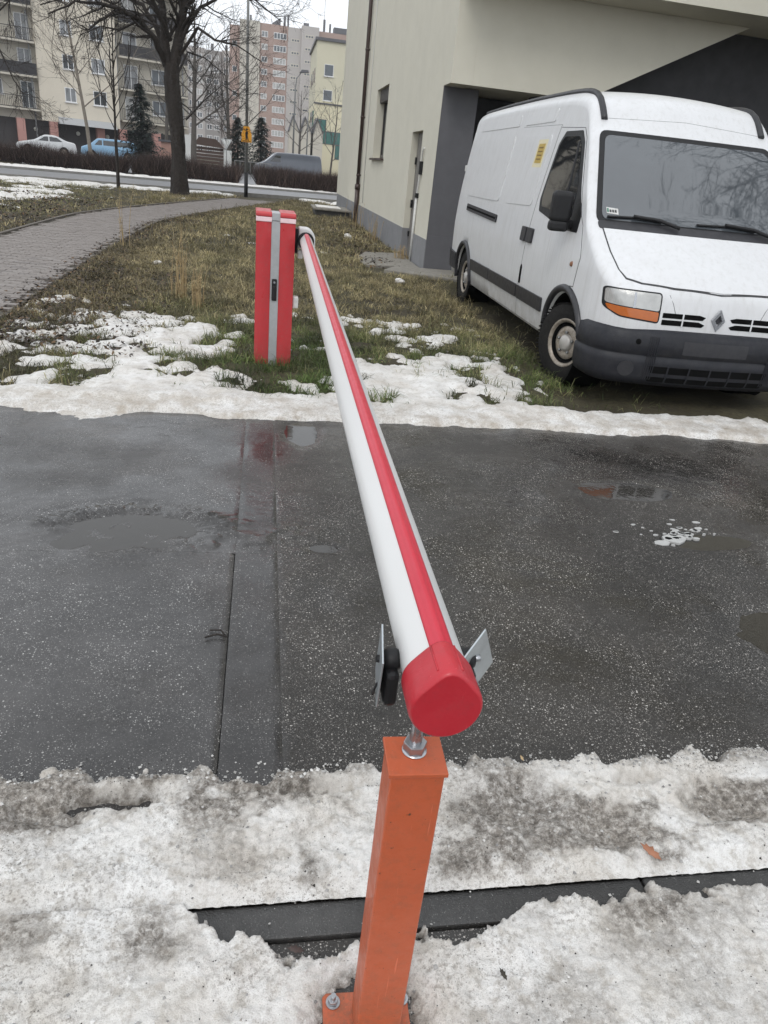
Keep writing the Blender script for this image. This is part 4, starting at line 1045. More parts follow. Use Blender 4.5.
# ---------------- the white van (nose towards -y)
yaw = math.atan2(.12, 4.08)
van = thing('delivery_van', 'white high-roof delivery van with black bumper parked in front of the beige building', 'van', (3.62, 6.2, -.01), -yaw)
def Wv(y): return float(np.interp(y, [-.84, -.82, -.78, -.72, -.62, -.45, -.2, .2, 4.7, 4.98, 5.06], [.66, .76, .84, .895, .94, .972, .985, .995, .995, .985, .95]))
def Sv(z): return float(np.interp(z, [.2, .35, .55, .8, 1.05, 1.3, 1.5, 1.8, 2.1, 2.3, 2.5], [.93, .965, .99, 1.0, 1.0, .985, .965, .925, .88, .845, .80]))
prof = [(-.84, .50), (-.835, .66), (-.82, .80), (-.79, .93), (-.70, 1.00), (-.42, 1.18), (-.17, 1.345), (-.10, 1.40), (.11, 1.67), (.38, 2.03), (.48, 2.13), (.67, 2.34), (.84, 2.42), (1.22, 2.455), (2.5, 2.475), (4.85, 2.465), (5.02, 2.40), (5.06, 2.2), (5.07, .9)]
bmv = loft(prof, Wv, Sv, lambda y: .30 if y > -.4 else .42, sr=lambda y: float(np.interp(y, [-.84, -.1, .0, .46, .9, 5], [.07, .07, .05, .06, .13, .13])),
           crown=lambda y: float(np.interp(y, [-.84, -.7, -.2, 0, .46, .9, 5], [.03, .05, .06, .07, .06, .04, .035])), step=.03, it=2)
vb = Body(bmv)
me = cut_wheels(bmv, [(0, .37, .425, -1.3, -.62), (0, .37, .425, .62, 1.3), (4.08, .37, .41, -1.3, -.62), (4.08, .37, .41, .62, 1.3)])
link('body', me, M_VANW, van)
bmv.free()
o = MB(); o.box(-.80, .80, -.55, 4.9, .24, .34); o.build('underbody', M_HOLE, van)
for y in (0, 4.08):                                     # dark wheel housings
    for sx in (-1, 1):
        o = MB(); o.lathe([(.418 if y == 0 else .404, sx*.955), (.418 if y == 0 else .404, sx*.63), (.001, sx*.628)], 'X', (0, y, .37), 32); o.build('wheel_housing', M_HOLE, van)
# windscreen
ws = [(-.845, 1.41), (.845, 1.41), (.765, 2.06), (-.765, 2.06)]
wsb = [(-.895, 1.385), (.895, 1.385), (.805, 2.10), (-.805, 2.10)]
wsf = vb.patch('windscreen_seal', wsb, 'F', .004, M_BLK, van, rad=.07)
vb.patch('windscreen', ws, 'F', .009, G_WS, van, rad=.06)
vb.patch('permit_sticker', [(-.80, 1.455), (-.70, 1.45), (-.70, 1.495), (-.80, 1.50)], 'F', .012, M_WPLAST, van, thick=.002)
vb.patch('sticker_mark', [(-.795, 1.462), (-.783, 1.462), (-.783, 1.492), (-.795, 1.492)], 'F', .0145, mat('sticker_green', (.02, .16, .10), .5), van, thick=.002)
for k in range(3): vb.patch('sticker_print', [(-.775+.022*k, 1.464), (-.760+.022*k, 1.463), (-.760+.022*k, 1.482), (-.775+.022*k, 1.483)], 'F', .0145, M_SEAM, van, thick=.002)
# scuttle and wipers
vb.patch('scuttle', [(-.88, 1.345), (.88, 1.345), (.88, 1.40), (-.88, 1.40)], 'F', .007, M_TRIM, van, rad=.02)
for (xa, xb) in ((-.80, -.26), (-.02, .60)):
    wp = vb.strip('wiper', [(xa, 1.425), ((xa+xb)/2, 1.435), (xb-.08, 1.415)], 'F', M_BLK, van, .011, .02)
    a = vb.strip('wiper_arm', [((xa+xb)/2-.05, 1.435), (xb-.1, 1.42), (xb+.06, 1.375)], 'F', M_BLK, wp, .016, .034)
# bonnet (dark gap, then the panel itself)
hood = [(-.845, -.17), (-.84, -.42), (-.815, -.60), (-.775, -.675), (-.66, -.72), (-.40, -.757), (0, -.775), (.40, -.757), (.66, -.72), (.775, -.675), (.815, -.60), (.84, -.42), (.845, -.17), (.5, -.19), (0, -.20), (-.5, -.19)]
vb.patch('bonnet_gap', [(x*1.012, y-(.010 if y < -.6 else -.008)) for (x, y) in hood], 'T', .0025, M_SEAM, van, grid=.05)
vb.patch('bonnet', hood, 'T', .006, M_VANW, van, grid=.05)
# headlamps, grille, badge
for sx in (-1, 1):
    P = [(sx*.935, .955), (sx*.50, .945), (sx*.50, .715), (sx*.83, .745), (sx*.925, .80)]
    hl = vb.patch('headlight', P, 'F', .003, M_BLK, van, rad=.03, grid=.03)
    vb.patch('lens', [(sx*.922, .943), (sx*.513, .933), (sx*.513, .808), (sx*.915, .835)], 'F', .007, M_LENS, hl, rad=.02, grid=.03)
    vb.patch('reflector_edge', [(sx*.735, .93), (sx*.715, .93), (sx*.715, .82), (sx*.735, .82)], 'F', .0085, M_CHROME, hl, grid=.03, thick=.004)
    vb.patch('indicator', [(sx*.912, .828), (sx*.513, .800), (sx*.513, .728), (sx*.82, .755), (sx*.895, .792)], 'F', .007, M_AMBER, hl, rad=.015, grid=.03)
    for (za, zb_) in ((.802, .764), (.750, .710)):
        vb.patch('grille_slot', [(sx*.475, za), (sx*.16, za), (sx*.105, (za+zb_)/2+(.006 if za > .77 else -.0)), (sx*.13, zb_), (sx*.475, zb_)], 'F', .003, M_HOLE, van, rad=.006, grid=.04)
    vb.patch('grille_rib', [(sx*.306, .806), (sx*.294, .806), (sx*.294, .705), (sx*.306, .705)], 'F', .007, M_VANW, van, thick=.006)
    vb.strip('panel_seam', [(sx*.44, .935), (sx*.40, .87), (sx*.37, .80)], 'F', M_SEAM, van, .0022, .0)
o = MB(); 
def rh(s_, y): return [(0, .088*s_), (.060*s_, 0), (0, -.088*s_), (-.060*s_, 0)]
bz = .775; by = vb.hit(0, bz, 'F')[0].y
ring = []
for sc, yy in ((1.0, -.002), (.94, -.018), (.52, -.018), (.46, -.004)): ring.append([(x, by+yy, bz+z) for (x, z) in rh(sc, 0)])
vv = [p for r_ in ring for p in r_]; o.add(vv, [(4*i+k, 4*i+(k+1) % 4, 4*i+4+(k+1) % 4, 4*i+4+k) for i in range(3) for k in range(4)])
em = o.build('emblem', M_CHROME, van); o = MB(); o.add([(x, by-.003, bz+z) for (x, z) in rh(.9, 0)], [(0, 1, 2, 3)]); o.build('emblem_back', M_TRIM, em)
# bumper: swept round the nose
pl = [(.985, -.415), (.992, -.52), (.975, -.66), (.90, -.80), (.72, -.875), (.40, -.915), (0, -.93)]
pl = resample(smooth_line(pl, 2), .035); full = [(-x, y) for (x, y) in pl] + [(x, y) for (x, y) in pl[-2::-1]]
vp = [(.215, .09), (.245, .03), (.30, .008), (.40, .0), (.455, .0), (.462, .012), (.475, .012), (.485, -.002), (.56, .0), (.625, .012), (.66, .035), (.672, .075), (.675, .14)]
o = MB(); vv = []
for i, (x, y) in enumerate(full):
    a = full[max(0, i-1)]; b = full[min(len(full)-1, i+1)]; tx, ty = b[0]-a[0], b[1]-a[1]; L = math.hypot(tx, ty); nx, ny = ty/L, -tx/L
    if i == 0 or i == len(full)-1: nx, ny = (-1, 0) if x < 0 else (1, 0)
    for (z, d) in vp: vv.append((x-nx*d, y-ny*d, z))
nv = len(vp)
o.add(vv, [(i*nv+k, (i+1)*nv+k, (i+1)*nv+k+1, i*nv+k+1) for i in range(len(full)-1) for k in range(nv-1)], True)
bp = o.build('front_bumper', M_BUMP, van)
bmb = bmesh.new(); bmb.from_mesh(bp.data); bb = Body(bmb); bmb.free()
for (z0_, z1_) in ((.262, .305), (.335, .392)):
    bb.patch('air_slot', [(-.50, z0_), (.50, z0_), (.53, z1_), (-.53, z1_)], 'F', .0015, M_HOLE, bp, thick=.003, rad=.012, grid=.05)
for x in (-.36, -.18, 0, .18, .36): bb.patch('slot_rib', [(x-.006, .258), (x+.006, .258), (x+.006, .396), (x-.006, .396)], 'F', .006, M_BUMP, bp, thick=.006)
bb.patch('plate_mount', [(-.28, .50), (.28, .50), (.28, .605), (-.28, .605)], 'F', .003, M_TRIM, bp, thick=.004, rad=.01)
for sx in (-1, 1):
    bb.patch('fog_blank', [(sx*.70+.062*math.cos(k*math.pi/12), .355+.062*math.sin(k*math.pi/12)) for k in range(24)], 'F', .004, M_TRIM, bp, thick=.005)
    bb.patch('tow_hole', [(sx*.65+.022*math.cos(k*math.pi/8), .575+.022*math.sin(k*math.pi/8)) for k in range(16)], 'F', .002, M_HOLE, bp, thick=.003)
    for k in range(5): bb.patch('bumper_fin', [(sx*(.555-k*.017)-.003, .28), (sx*(.555-k*.017)+.003, .28), (sx*(.555-k*.017)+.003, .62), (sx*(.555-k*.017)-.003, .62)], 'F', .006, M_BUMP, bp, thick=.007)
# sides
def side(d, sx):
    # cab door, sliding door, rear panel: gap first, panel proud of it
    door = [(-.04, 1.34), (.06, 1.42), (.49, 2.03), (.60, 2.11), (1.24, 2.135), (1.33, 1.30), (1.40, .62), (1.40, .34), (.52, .34), (.46, .50), (.30, .74), (.12, .84), (-.13, .86), (-.16, 1.10)]
    cx_, cy_ = .6, 1.2
    def grown(P, g):
        out = []; n = len(P); A = sum(P[i][0]*P[(i+1) % n][1]-P[(i+1) % n][0]*P[i][1] for i in range(n)); s_ = 1 if A > 0 else -1
        for i in range(n):
            p0, p, p1 = Vector(P[i-1]), Vector(P[i]), Vector(P[(i+1) % n])
            n0 = Vector(((p-p0).y, -(p-p0).x)).normalized()*s_; n1 = Vector(((p1-p).y, -(p1-p).x)).normalized()*s_
            q = (n0+n1).normalized(); out.append(tuple(p+q*g/max(.4, q.dot(n0))))
        return out
    vb.patch('door_gap', grown(door, .006), d, .0016, M_SEAM, van, grid=.07)
    dr = vb.patch('cab_door', door, d, .005, M_VANW, van, grid=.07)
    sl = [(1.42, .34), (1.42, .62), (1.35, 1.30), (1.26, 2.16), (2.55, 2.18), (2.62, 1.25), (2.62, .34)]
    vb.patch('sliding_door_gap', grown(sl, .004), d, .0012, M_SEAM if d == 'L' else M_VANW, van, grid=.08)
    sd_ = vb.patch('sliding_door', sl, d, .0042, M_VANW, van, grid=.08)
    vb.patch('pressed_panel', [(1.46, 1.42), (2.42, 1.40), (2.42, 2.08), (1.42, 2.08)], d, .0100, M_VANW, sd_, thick=.006, rad=.07, grid=.08)
    vb.patch('pressed_panel', [(2.75, 1.40), (4.45, 1.40), (4.42, 2.10), (2.75, 2.10)], d, .0065, M_VANW, van, thick=.007, rad=.08, grid=.08)
    vb.patch('pressed_panel', [(1.50, 2.20), (2.50, 2.20), (2.50, 2.32), (1.50, 2.32)], d, .0060, M_VANW, van, thick=.006, rad=.03, grid=.08)
    vb.patch('pressed_panel', [(2.75, 2.20), (4.6, 2.20), (4.6, 2.32), (2.75, 2.32)], d, .0060, M_VANW, van, thick=.006, rad=.03, grid=.08)
    # window of the cab door
    win = [(.06, 1.40), (.06, 1.30), (.30, 1.30), (.62, 1.335), (1.16, 1.41), (1.20, 1.50), (1.13, 1.98), (1.04, 2.075), (.62, 2.07), (.50, 1.98), (.26, 1.64)]
    w_ = vb.patch('window_seal', grown(win, .022), d, .009, M_BLK, dr, grid=.07, rad=.02)
    gl = [(.29, 1.62), (.24, 1.385), (1.12, 1.435), (1.165, 1.52), (1.10, 1.985), (1.02, 2.05), (.64, 2.045), (.53, 1.97)]
    vb.patch('window_glass', gl, d, .013, G_SIDE, w_, grid=.07, rad=.03)
    vb.strip('window_bar', [(.48, 1.41), (.52, 1.70), (.60, 2.0)], d, M_BLK, w_, .012, .012)
    # handles, rail, mouldings
    hd = vb.patch('door_handle', [(1.16, 1.08), (1.33, 1.08), (1.33, 1.22), (1.16, 1.22)], d, .030, M_TRIM, dr, thick=.04, rad=.02)
    hd = vb.patch('door_handle', [(1.375, 1.08), (1.52, 1.08), (1.52, 1.22), (1.375, 1.22)], d, .030, M_TRIM, sd_, thick=.04, rad=.02)
    vb.patch('slide_rail', [(2.66, 1.17), (4.28, 1.215), (4.28, 1.30), (2.66, 1.255)], d, .014, M_TRIM, van, thick=.02, rad=.02)
    vb.strip('rail_slot', [(2.70, 1.214), (4.24, 1.257)], d, M_HOLE, van, .012, .012)
    for (ya, yb_, pa) in ((.56, 1.395, dr), (1.425, 2.615, sd_), (2.635, 3.62, van)):
        vb.patch('rubbing_strip', [(ya, .515), (yb_, .515), (yb_, .645), (ya, .645)], d, .022, M_TRIM, pa, thick=.03, rad=.015)
    vb.patch('lock_cover', [(1.335, .67), (1.385, .67), (1.385, .83), (1.36, .86), (1.335, .83)], d, .012, M_HOLE, dr, thick=.015, rad=.01)
    vb.patch('side_repeater', [(.235, 1.00), (.285, 1.00), (.285, 1.05), (.235, 1.05)], d, .014, mat('repeater', (.16, .07, .03), .3), van, thick=.02, rad=.022) if False else None
    rp = vb.hit(-.02, 1.03, d)[0]; o_ = MB(); o_.lathe([(.001, sx*.022), (.018, sx*.018), (.026, sx*.0), (.026, -sx*.01)], 'X', rp, 16); o_.build('side_repeater', mat('repeater', (.20, .085, .04), .3), van)
    vb.strip('body_crease', [(.30, 1.17), (1.2, 1.255)], d, M_VANW, dr, .006, -.001)
    # arch trims
    for yc, ra, a0, a1 in ((0, .425, -15, 192), (4.08, .41, -10, 190)):
        P = []
        for k in range(25):
            a = R(a0+(a1-a0)*k/24); yy, zz_ = yc+(ra+.028)*math.cos(a), .37+(ra+.028)*math.sin(a)
            h_ = vb.hit(yy, max(zz_, .34), d)[0]
            if h_ is not None: P.append(Vector((h_.x+sx*.004, yy, max(zz_, .30))))
        o_ = MB(); o_.tube(P, .033, 8); o_.build('arch_trim', M_TRIM, van)
    # roof edge rubber, running down beside the windscreen top
    P = []
    for (y, zt) in [(.52, 0), (.60, 0), (.70, 0), (.80, 0), (.90, 0), (1.0, 0), (1.15, 0), (1.5, 0), (2.5, 0), (3.6, 0), (4.8, 0)]:
        h_ = vb.bvh.ray_cast(Vector((sx*.748, y, 9)), Vector((0, 0, -1)))[0]; P.append(h_+Vector((0, 0, .004)))
    o_ = MB(); o_.tube(resample3(P), .029, 8); o_.build('roof_trim', M_TRIM, van)
    # mirror
    mr = MB(); A = Vector((sx*.955, .22, 1.33))
    mr.tube([A, A+Vector((sx*.10, -.03, .0)), A+Vector((sx*.17, -.04, .03))], [.05, .04, .04], 8); mr.box(sx*.93-.03, sx*.93+.03, .06, .36, 1.24, 1.40)
    mo = mr.build('mirror', M_BLK, van, bevel=.015)
    hs_ = MB(); c_ = A+Vector((sx*.155, -.03, .12))
    hs_.box(c_.x-.09, c_.x+.09, c_.y-.06, c_.y+.05, c_.z-.105, c_.z+.145); hs_.build('mirror_housing', M_BLK, mo, bevel=.04, seg=4)
    hs_ = MB(); hs_.box(c_.x-.085, c_.x+.085, c_.y-.055, c_.y+.045, c_.z-.18, c_.z-.09); hs_.build('lower_housing', M_BLK, mo, bevel=.03, seg=4)
    hs_ = MB(); hs_.box(c_.x-.07, c_.x+.07, c_.y+.048, c_.y+.054, c_.z-.09, c_.z+.13); hs_.build('mirror_glass', G_SIDE, mo)
    # rear lamp and corner of the rear bumper
    vb.patch('rear_bumper', [(4.55, .40), (5.03, .40), (5.03, .64), (4.55, .62)], d, .03, M_BUMP, van, thick=.04, rad=.02)
    o_ = MB(); o_.box(sx*.885-.03, sx*.885+.03, 4.98, 5.095, 1.70, 1.78); o_.build('rear_hinge', M_WPLAST, van, bevel=.01)
    wheel(van, sx*.845, 0, .352, .215, sx, steer=R(21)); wheel(van, sx*.85, 4.08, .352, .215, sx)
def resample3(P, n=4):
    out_ = []
    for i in range(len(P)-1):
        for k in range(n): out_.append(P[i].lerp(P[i+1], k/n))
    return out_+[P[-1]]
both(side)
# yellow notice on the sliding door
YN = mat('notice_yellow', (.46, .32, .06), .45, var=.15, scale=20); YF = mat('notice_cream', (.68, .62, .42), .5)
nt_ = vb.patch('notice_frame', [(1.50, 1.78), (1.80, 1.78), (1.80, 2.04), (1.50, 2.04)], 'L', .0105, YF, van, thick=.004)
vb.patch('notice_panel', [(1.55, 1.82), (1.75, 1.82), (1.75, 2.00), (1.55, 2.00)], 'L', .0135, YN, nt_, thick=.003)
for k in range(4): vb.patch('notice_print', [(1.58, 1.85+.036*k), (1.72, 1.85+.036*k), (1.72, 1.862+.036*k), (1.58, 1.862+.036*k)], 'L', .0155, mat('notice_ink', (.20, .13, .03), .6), nt_, thick=.002)
o = MB(); o.tube([(.70, .74, 2.13), (.72, .70, 2.17), (.72, .66, 2.24)], .012, 6); o.build('aerial_foot', M_BLK, van)
vb.strip('roof_joint', [(-.72, 2.20), (0, 2.235), (.72, 2.20)], 'F', M_SEAM, van, .0018, -.0005)

# ---------------- parked cars beyond the street
def far_car(name, label, cat, loc, rz, prof, W, paint_c, glass_polys, wb, wr, z0=.22, shrink=.80, lamps=True, bumpers=True):
    root = thing(name, label, cat, loc, rz, 'vehicles parked beyond the street'); L = prof[-1][0]
    Wf = lambda y: W/2*float(np.interp(y, [0, .12, .5, L-.5, L-.1, L], [.72, .86, 1, 1, .9, .8]))
    Sf = lambda z: float(np.interp(z, [.2, .5, .75, .95, 1.5, 2.0], [.94, 1, 1, .97, shrink, shrink-.04]))
    bm = loft(prof, Wf, Sf, lambda y: z0, sr=.09, crown=.03, step=.08, it=2); B = Body(bm)
    me = cut_wheels(bm, [(y, wr, wr+.05, a, b) for y in wb for (a, b) in ((-1.3, -W/2+.26), (W/2-.26, 1.3))]); bm.free()
    pm_ = paint('paint_'+label[:9], paint_c, .2, .3); link('body', me, pm_, root)
    o = MB(); o.box(-W/2+.2, W/2-.2, .4, L-.4, .15, z0+.04); o.build('underbody', M_HOLE, root)
    for (d, sx) in (('L', -1), ('R', 1)):
        for P in glass_polys.get('side', []): B.patch('side_window', P, d, .006, G_SIDE, root, rad=.04, grid=.12)
        for y in wb:
            wheel(root, sx*(W/2-.10), y, wr, .19, sx, detail=False)
            o = MB(); o.lathe([(wr+.045, sx*(W/2-.03)), (wr+.045, sx*(W/2-.25)), (.001, sx*(W/2-.252))], 'X', (0, y, wr), 20); o.build('wheel_housing', M_HOLE, root)
        for yy in glass_polys.get('seams', []): B.strip('door_seam', [(yy, .35), (yy, .98)], d, M_SEAM, root, .006, 0)
    for P in glass_polys.get('front', []): B.patch('windscreen', P, 'F', .006, G_A, root, rad=.05, grid=.12)
    for P in glass_polys.get('back', []): B.patch('rear_window', P, 'B', .006, G_SIDE, root, rad=.05, grid=.12)
    for sx in (-1, 1):
        B.patch('headlight', [(sx*W*.26, .60), (sx*W*.42, .62), (sx*W*.42, .72), (sx*W*.26, .70)], 'F', .008, M_LENS, root, grid=.1)
        B.patch('tail_light', [(sx*W*.30, .70), (sx*W*.40, .70), (sx*W*.40, .90), (sx*W*.30, .90)], 'B', .008, mat('lens_red', (.35, .02, .02), .2), root, grid=.1)
    return root
sed = [(0, .45), (.02, .62), (.15, .74), (1.15, .95), (1.35, 1.0), (2.0, 1.38), (2.3, 1.44), (3.0, 1.43), (3.7, 1.10), (3.9, 1.06), (4.35, 1.0), (4.45, .8), (4.48, .5)]
sgl = {'side': [[(1.62, .98), (2.40, .99), (2.40, 1.33), (2.12, 1.31)], [(2.48, .99), (3.45, 1.03), (3.05, 1.30), (2.48, 1.33)]], 'front': [[(-.62, 1.02), (.62, 1.02), (.52, 1.34), (-.52, 1.34)]], 'back': [[(-.55, 1.12), (.55, 1.12), (.5, 1.34), (-.5, 1.34)]], 'seams': [1.5, 2.44, 3.4]}
# local +y runs to the rear of the car; these stand with their noses to the left
far_car('parked_car', 'silver saloon car parked below the beige flats', 'car', (-19.9, 68.2, .06), R(-76), sed, 1.74, (.56, .57, .58), sgl, (.85, 3.5), .31)
est = [(0, .45), (.02, .7), (.12, .85), (.75, 1.05), (1.30, 1.52), (1.6, 1.60), (3.9, 1.60), (4.45, 1.45), (4.65, 1.0), (4.68, .5)]
egl = {'side': [[(1.12, 1.06), (1.75, 1.08), (1.75, 1.47), (1.50, 1.45)], [(1.85, 1.08), (2.9, 1.08), (2.9, 1.47), (1.85, 1.47)], [(3.0, 1.08), (4.2, 1.10), (4.05, 1.45), (3.0, 1.47)]], 'front': [[(-.66, 1.10), (.66, 1.10), (.58, 1.48), (-.58, 1.48)]], 'back': [[(-.6, 1.1), (.6, 1.1), (.56, 1.45), (-.56, 1.45)]], 'seams': [1.0, 1.8, 2.95]}
far_car('parked_car', 'pale blue long car parked behind the hedge right of the silver car', 'car', (-15.9, 72.3, .06), R(-78), est, 1.8, (.20, .36, .52), egl, (.85, 3.8), .32)
gv = [(0, .45), (.02, .85), (.15, 1.02), (.75, 1.22), (1.45, 1.85), (1.75, 1.93), (4.6, 1.96), (4.9, 1.9), (5.0, 1.3), (5.02, .5)]
ggl = {'side': [[(1.05, 1.28), (1.85, 1.28), (1.85, 1.72), (1.50, 1.72)]], 'front': [[(-.75, 1.26), (.75, 1.26), (.66, 1.78), (-.66, 1.78)]], 'back': [], 'seams': [.95, 1.95, 3.1]}
far_car('parked_van', 'dark grey panel van parked behind the hedge beside the lamp post', 'van', (-.95, 60.3, .06), R(-83), gv, 1.9, (.085, .095, .115), ggl, (.85, 4.0), .33)

# ================================================================== THE BARRIER
M_RED = worn('cabinet_red', (.47, .030, .036), .36, (.20, .03, .03), (.26, .10, .085), -.05, .30, .72, coat=.2)
M_SILV = mat('strip_silver', (.44, .45, .46), .4, .4, var=.08, scale=6, dirt=.2)
M_REFL = mat('reflective_tape', (.80, .60, .62), .4, var=.15, scale=25)
bar = thing('barrier_cabinet', 'red metal barrier cabinet with silver centre strip standing in the grass', 'barrier cabinet', (.078, 5.985, -.02), R(1.5))
HT = 1.245
o = MB(); o.box(-.145, .145, .03, .27, -.05, HT-.03); o.build('housing', M_RED, bar, bevel=.006)
for (xa, xb) in ((-.150, -.034), (.034, .150)):
    sx = -1 if xa < 0 else 1; o = MB(); n = 10; P = []
    for i in range(n+1):
        t_ = i/n; x = xa+(xb-xa)*t_; P.append((x, -.012*math.sin(math.pi*t_)-.004))
    P += [(xb, .032), (xa, .032)]
    o.prism(P, 'Z', .02, HT-.072); o.build('front_panel', M_RED, bar, smooth=False)
    o = MB(); o.box(xa-.002, xb+.002, -.018, .05, HT-.070, HT-.036); o.build('reflective_band', M_REFL, bar, bevel=.003)
    o = MB(); o.prism([(-.020, HT-.034), (-.019, HT-.012), (.0, HT+.000), (.27, HT+.008), (.27, HT-.034)], 'X', xa-.003, xb+.003); o.build('top_cap', M_RED, bar, bevel=.006)
o = MB(); o.box(-.033, .033, -.003, .034, .02, HT-.06); o.box(-.033, .033, -.010, .25, HT-.058, HT-.004); o.build('centre_strip', M_SILV, bar, bevel=.002)
o = MB(); o.box(-.020, .020, -.020, -.002, .585, .755); q = o.build('lock_handle', M_BLK, bar, bevel=.008, seg=3)
o = MB(); o.box(-.013, .013, -.026, -.019, .60, .70); o.build('handle_flap', M_BLK, q, bevel=.004)
o = MB(); o.cyl((0, -.024, .73), (0, -.018, .73), .009, 12); o.build('keyhole', M_CHROME, q)
o = MB(); o.box(.152, .198, .02, .10, .53, .62); o.build('photocell', M_WPLAST, bar, bevel=.008)
for x in (-.12, .12):
    for y in (.05, .24):
        o = MB(); o.cyl((x, y, -.05), (x, y, .0), .012, 6); o.build('foot_bolt', M_CHROME, bar)
o = MB(); o.box(-.17, .17, .0, .29, -.06, -.01); o.build('base_plate', M_TRIM, bar)

# the arm and its hub
A0, A1 = Vector((.262, .752, .938)), Vector((.318, 6.08, 1.03))
t = NT('arm_white'); v = t.obj(); mp_ = t.n('Mapping'); mp_.inputs['Scale'].default_value = (6, .8, 6); t.l(v, mp_.inputs['Vector'])
M_ARMW = t.set(**{'Base Color': t.mix(t.noise(mp_.outputs[0], 1.0, 3), (.62, .615, .60), (.74, .74, .735)), 'Roughness': .3})
M_RUB = mat('arm_red_rubber', (.52, .022, .045), .36, var=.08, scale=12, dirt=.12, dirtc=(.42, .07, .08))
M_CAPR = worn('cap_red', (.47, .020, .032), .42, (.26, .03, .03), (.30, .04, .045), -.2, -.1, .70)
M_PLATE = mat('plate_zinc', (.50, .54, .56), .35, .75, var=.12, scale=20, dirt=.2)
ax = (A1-A0).normalized(); sd_ = ax.cross(Vector((0, 0, 1))).normalized(); upa = sd_.cross(ax)
def armpt(s_, u, v): return A0+ax*s_+sd_*u+upa*v
def profile(k=1.0, n=44):
    """rounded triangle, apex up"""
    P = []
    for i in range(n):
        a = 2*math.pi*i/n+math.pi/2; x, y = math.cos(a), math.sin(a)
        d = abs((a-math.pi/2+math.pi) % (2*math.pi)-math.pi)
        r_ = 1.0+.20*math.exp(-(d/.36)**2)-.055*math.exp(-((d-.85)/.4)**2)
        P.append((x*.050*r_*k, y*.050*r_*k*1.02))
    return P
arm = thing('boom_barrier', 'long white barrier arm with red rubber strip and red end cap', 'barrier arm', tuple(A0))
L = (A1-A0).length
def sweep(o, P, stations, scale=None):
    n = len(P); vv = []
    for j, s_ in enumerate(stations):
        k = 1 if scale is None else scale[j]
        vv += [armpt(s_, u*k, v*k)-A0 for (u, v) in P]
    o.add(vv, [(j*n+i, j*n+(i+1) % n, (j+1)*n+(i+1) % n, (j+1)*n+i) for j in range(len(stations)-1) for i in range(n)], True)
    o.add(vv[:n], [tuple(range(n))[::-1]]); o.add(vv[-n:], [tuple(range(n))])
o = MB(); sweep(o, profile(.97), [.055]+[.2+(L-.25)*i/12 for i in range(13)]); o.build('tube', M_ARMW, arm)
# red rubber strip over the ridge, with two ribs
def strip_prof():
    P = []
    for i in range(15):
        d = -.33+.66*i/14; a = math.pi/2-d; rr = 1.0+.20*math.exp(-(d/.36)**2)-.055*math.exp(-((abs(d)-.85)/.4)**2)
        r_ = .050*rr*.97+.0028-(.0022 if i in (4, 10) else 0); P.append((math.cos(a)*r_, math.sin(a)*r_*1.02))
    return P+[(p[0]*.90, p[1]*.90) for p in P[::-1]]
o = MB(); sweep(o, strip_prof(), [.062]+[.2+(L-.28)*i/12 for i in range(13)]); o.build('rubber_strip', M_RUB, arm)
o = MB(); P = profile(1.07); sweep(o, P, [-.010, -.0095, -.006, .000, .056, .060, .061], [.90, .93, .975, 1.0, 1.0, .985, .94]); o.build('end_cap', M_CAPR, arm)
# seam lines of the cast cap
for (d0) in (-.30, .30):
    a = math.pi/2-d0; rr = 1.0+.20*math.exp(-(d0/.36)**2)-.055*math.exp(-((abs(d0)-.85)/.4)**2); r_ = .050*rr*1.07
    o = MB(); o.tube([armpt(s_, math.cos(a)*r_, math.sin(a)*r_*1.02)-A0 for s_ in (.004, .03, .058)], .0016, 6); o.build('cap_rib', M_CAPR, arm)
# zinc plates with black knobs on both sides of the arm end
for sx, tl, tw2 in ((-1, R(6), R(10)), (1, R(-48), R(28))):
    root_ = armpt(.115, sx*.047, -.012)-A0
    o = MB(); o.lathe([(.001, 0), (.015, .0), (.018, .006), (.018, .018), (.013, .025), (.001, .027)], 'X', (0, 0, 0), 20); kn = o.build('rubber_knob', M_BLK, arm)
    fr = Matrix((tuple(sd_*sx), tuple(ax), tuple(upa))).transposed().to_4x4()
    kn.matrix_local = Matrix.Translation(root_) @ fr
    pl_ = MB(); Mx = Matrix.Translation((.029, .0, -.012)) @ Matrix.Rotation(tl, 4, 'Z') @ Matrix.Rotation(tw2, 4, 'X')
    pl_.box(-.0015, .0015, -.040, .040, -.050, .050, Mx); pl_.build('zinc_plate', M_PLATE, kn, bevel=.001)
    br_ = MB(); br_.box(.002, .024, -.034, .016, -.066, -.004); br_.build('rubber_bracket', M_BLK, kn, bevel=.008)
    br_ = MB(); br_.tube([(.024, .0, .0), (.035, .0, .002)], .006, 8); br_.tube([(.014, -.01, -.02), (.033, -.015, -.035), (.037, -.01, -.06), (.034, .01, -.07)], .002, 5); br_.build('screw', M_CHROME if sx > 0 else M_BLK, kn)
